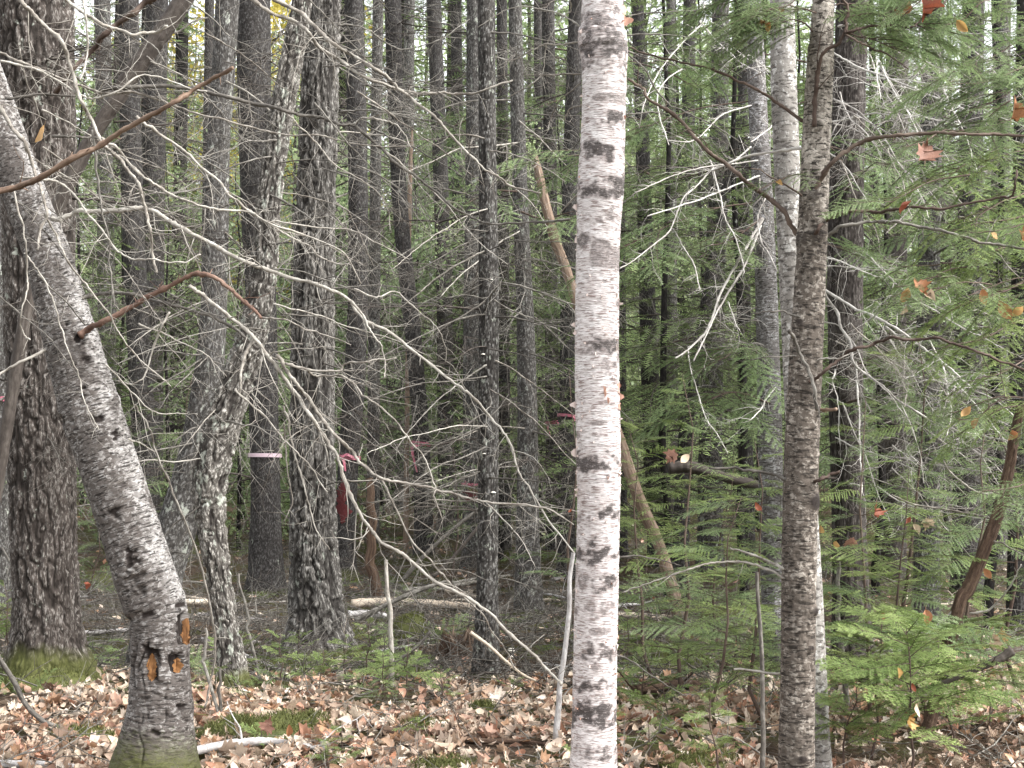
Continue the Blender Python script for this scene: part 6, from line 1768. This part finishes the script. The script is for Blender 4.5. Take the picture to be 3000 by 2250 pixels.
tape_band('blaze', 'pink tape knotted round the red-blazed trunk', 1338, 12, M['pink'], [[(1002, 1338), (1008, 1352), (1012, 1380)], [(1000, 1338), (1018, 1332), (1036, 1342)]])
tape_band('pinktail', 'pink tape with long hanging tail round the dark trunk', 1302, 11, M['pink'], [[(1206, 1308), (1210, 1335), (1222, 1384)], [(1204, 1312), (1228, 1304), (1252, 1296)]], -.05)
tape_band('redline', 'pink tape line above red paint behind the lichened trunk', 1422, 7, M['pink'], [[(1362, 1420), (1364, 1412), (1360, 1406)]])
tape_band('behindbirch', 'red-pink tape dangling from the thin dark trunk by the birch', 1240, 8, M['pink'], [[(1604, 1246), (1606, 1258), (1613, 1276)], [(1604, 1246), (1618, 1236), (1634, 1232)]])
tape_band('behindbirch2', 'small pink tape end at the very edge of the birch', 1218, 8, M['pink'], [[(1674, 1218), (1682, 1222), (1684, 1236)]])
tape_band('lb10', 'pink tape at the picture edge beyond the brown hemlock', 1168, 14, M['pink'], [[(12, 1164), (18, 1172), (16, 1182)]])
patch(TR['blaze'], 'paint_blaze', M['redpaint'], 1004, 1470, 34, 130, 5, .012, .55, 'streaky red paint blaze')
patch(TR['redline'], 'paint_blaze', M['redpaint'], 1386, 1446, 40, 48, 6, .012, .5, 'square red paint blaze')

# ------------------------------------------------------------------ curls of birch bark
def curl_mesh(seed):
    rng_ = np.random.default_rng(seed)
    nu, nv = 6, 4
    V = []
    k = rng_.uniform(1.2, 3.0)
    sk = rng_.uniform(-.5, .5)
    for i in range(nu):
        u = i / (nu - 1)
        a_ = u * k
        for j in range(nv):
            v = j / (nv - 1) - .5
            V.append((math.sin(a_) / k, (v + sk * u) * (1 - .85 * u ** 1.3) * .8 + .04 * rng_.normal(), (1 - math.cos(a_)) / k + .05 * rng_.normal()))
    Q = [(i * nv + j, i * nv + j + 1, (i + 1) * nv + j + 1, (i + 1) * nv + j) for i in range(nu - 1) for j in range(nv - 1)]
    return np.array(V), Q
CM = []
for i in range(6):
    V, Q = curl_mesh(i)
    for mt in ('curl', 'curlpink'):
        mb = MB(); mb.add(V, Q); CM.append(mb.mesh('bark_curl', M[mt]))
def curl(x, y, px, pink=False, seed=0, aspect=1.0, out=.5):
    r_ = random.Random(seed)
    loc, no, _, _ = hit(birch, x, y)
    if loc is None:
        p, r = at_y(birch, y)
        sx = 1 if x > PX(np.array([p]))[0, 0] else -1
        loc, no = Vector(p) + Vector((sx * r * .98, 0, 0)), Vector((sx, -.15, 0)).normalized()
    up = Vector((0, 0, 1))
    tang = up.cross(no).normalized() * (1 if r_.random() < .5 else -1)
    xa = (tang * (1 - out) + no * out).normalized()
    za = xa.cross(up).normalized() * (1 if r_.random() < .5 else -1)
    ya = za.cross(xa)
    m = Matrix((xa, ya, za)).transposed().to_euler()
    s = px * 6.2 / F
    link('bark_curl', CM[r_.randrange(6) * 2 + (1 if pink else 0)], birch['th'], np.array(loc) - birch['org'] - np.array(no) * .002, m, (s, s * aspect, s))
for i, (x, y, s, pk, asp) in enumerate([(1688, 532, 22, 0, 1), (1688, 610, 20, 0, 1.6), (1690, 702, 26, 0, 1), (1682, 832, 24, 0, 1.4), (1684, 890, 22, 0, 1.2), (1684, 952, 20, 0, 1), (1684, 972, 24, 0, 1), (1686, 1185, 20, 0, 1.4), (1690, 1295, 20, 0, 1.5), (1688, 1325, 22, 0, 1.6), (1690, 1450, 14, 0, 1), (1684, 1860, 18, 0, 1.3),
                              (1814, 1140, 20, 1, 2.6), (1818, 1165, 18, 1, 2.0), (1816, 1192, 34, 1, 1.0), (1812, 872, 16, 0, 1), (1813, 890, 16, 0, 1), (1812, 952, 14, 0, 1), (1812, 1880, 30, 0, .8), (1810, 1868, 24, 1, .8), (1812, 1895, 26, 0, .7), (1834, 168, 20, 0, 1.6), (1836, 200, 18, 0, 1.6), (1832, 60, 36, 1, 1.2), (1830, 30, 30, 1, 1.4), (1768, 1150, 22, 1, 2.0), (1778, 1175, 18, 1, 1.5), (1760, 960, 20, 0, .8), (1775, 980, 18, 0, .7)]):
    curl(x, y, s, bool(pk), 40 + i, asp, .55 if abs(x - 1750) > 50 else .3)
rq = random.Random(77)
for i in range(240):
    y = rq.uniform(10, 2240)
    e = rq.random() < .6
    p, r = at_y(birch, y)
    cx = PX(np.array([p]))[0, 0]
    hw = r * F / 6.2
    x = cx + (hw * rq.choice((-1, 1)) * rq.uniform(.9, .995) if e else rq.uniform(-.85, .85) * hw)
    curl(x, y, rq.uniform(6, 12) if rq.random() < .85 else rq.uniform(12, 18), rq.random() < .15, 300 + i, rq.uniform(.5, 1.6), rq.uniform(.15, .6) if e else .18)
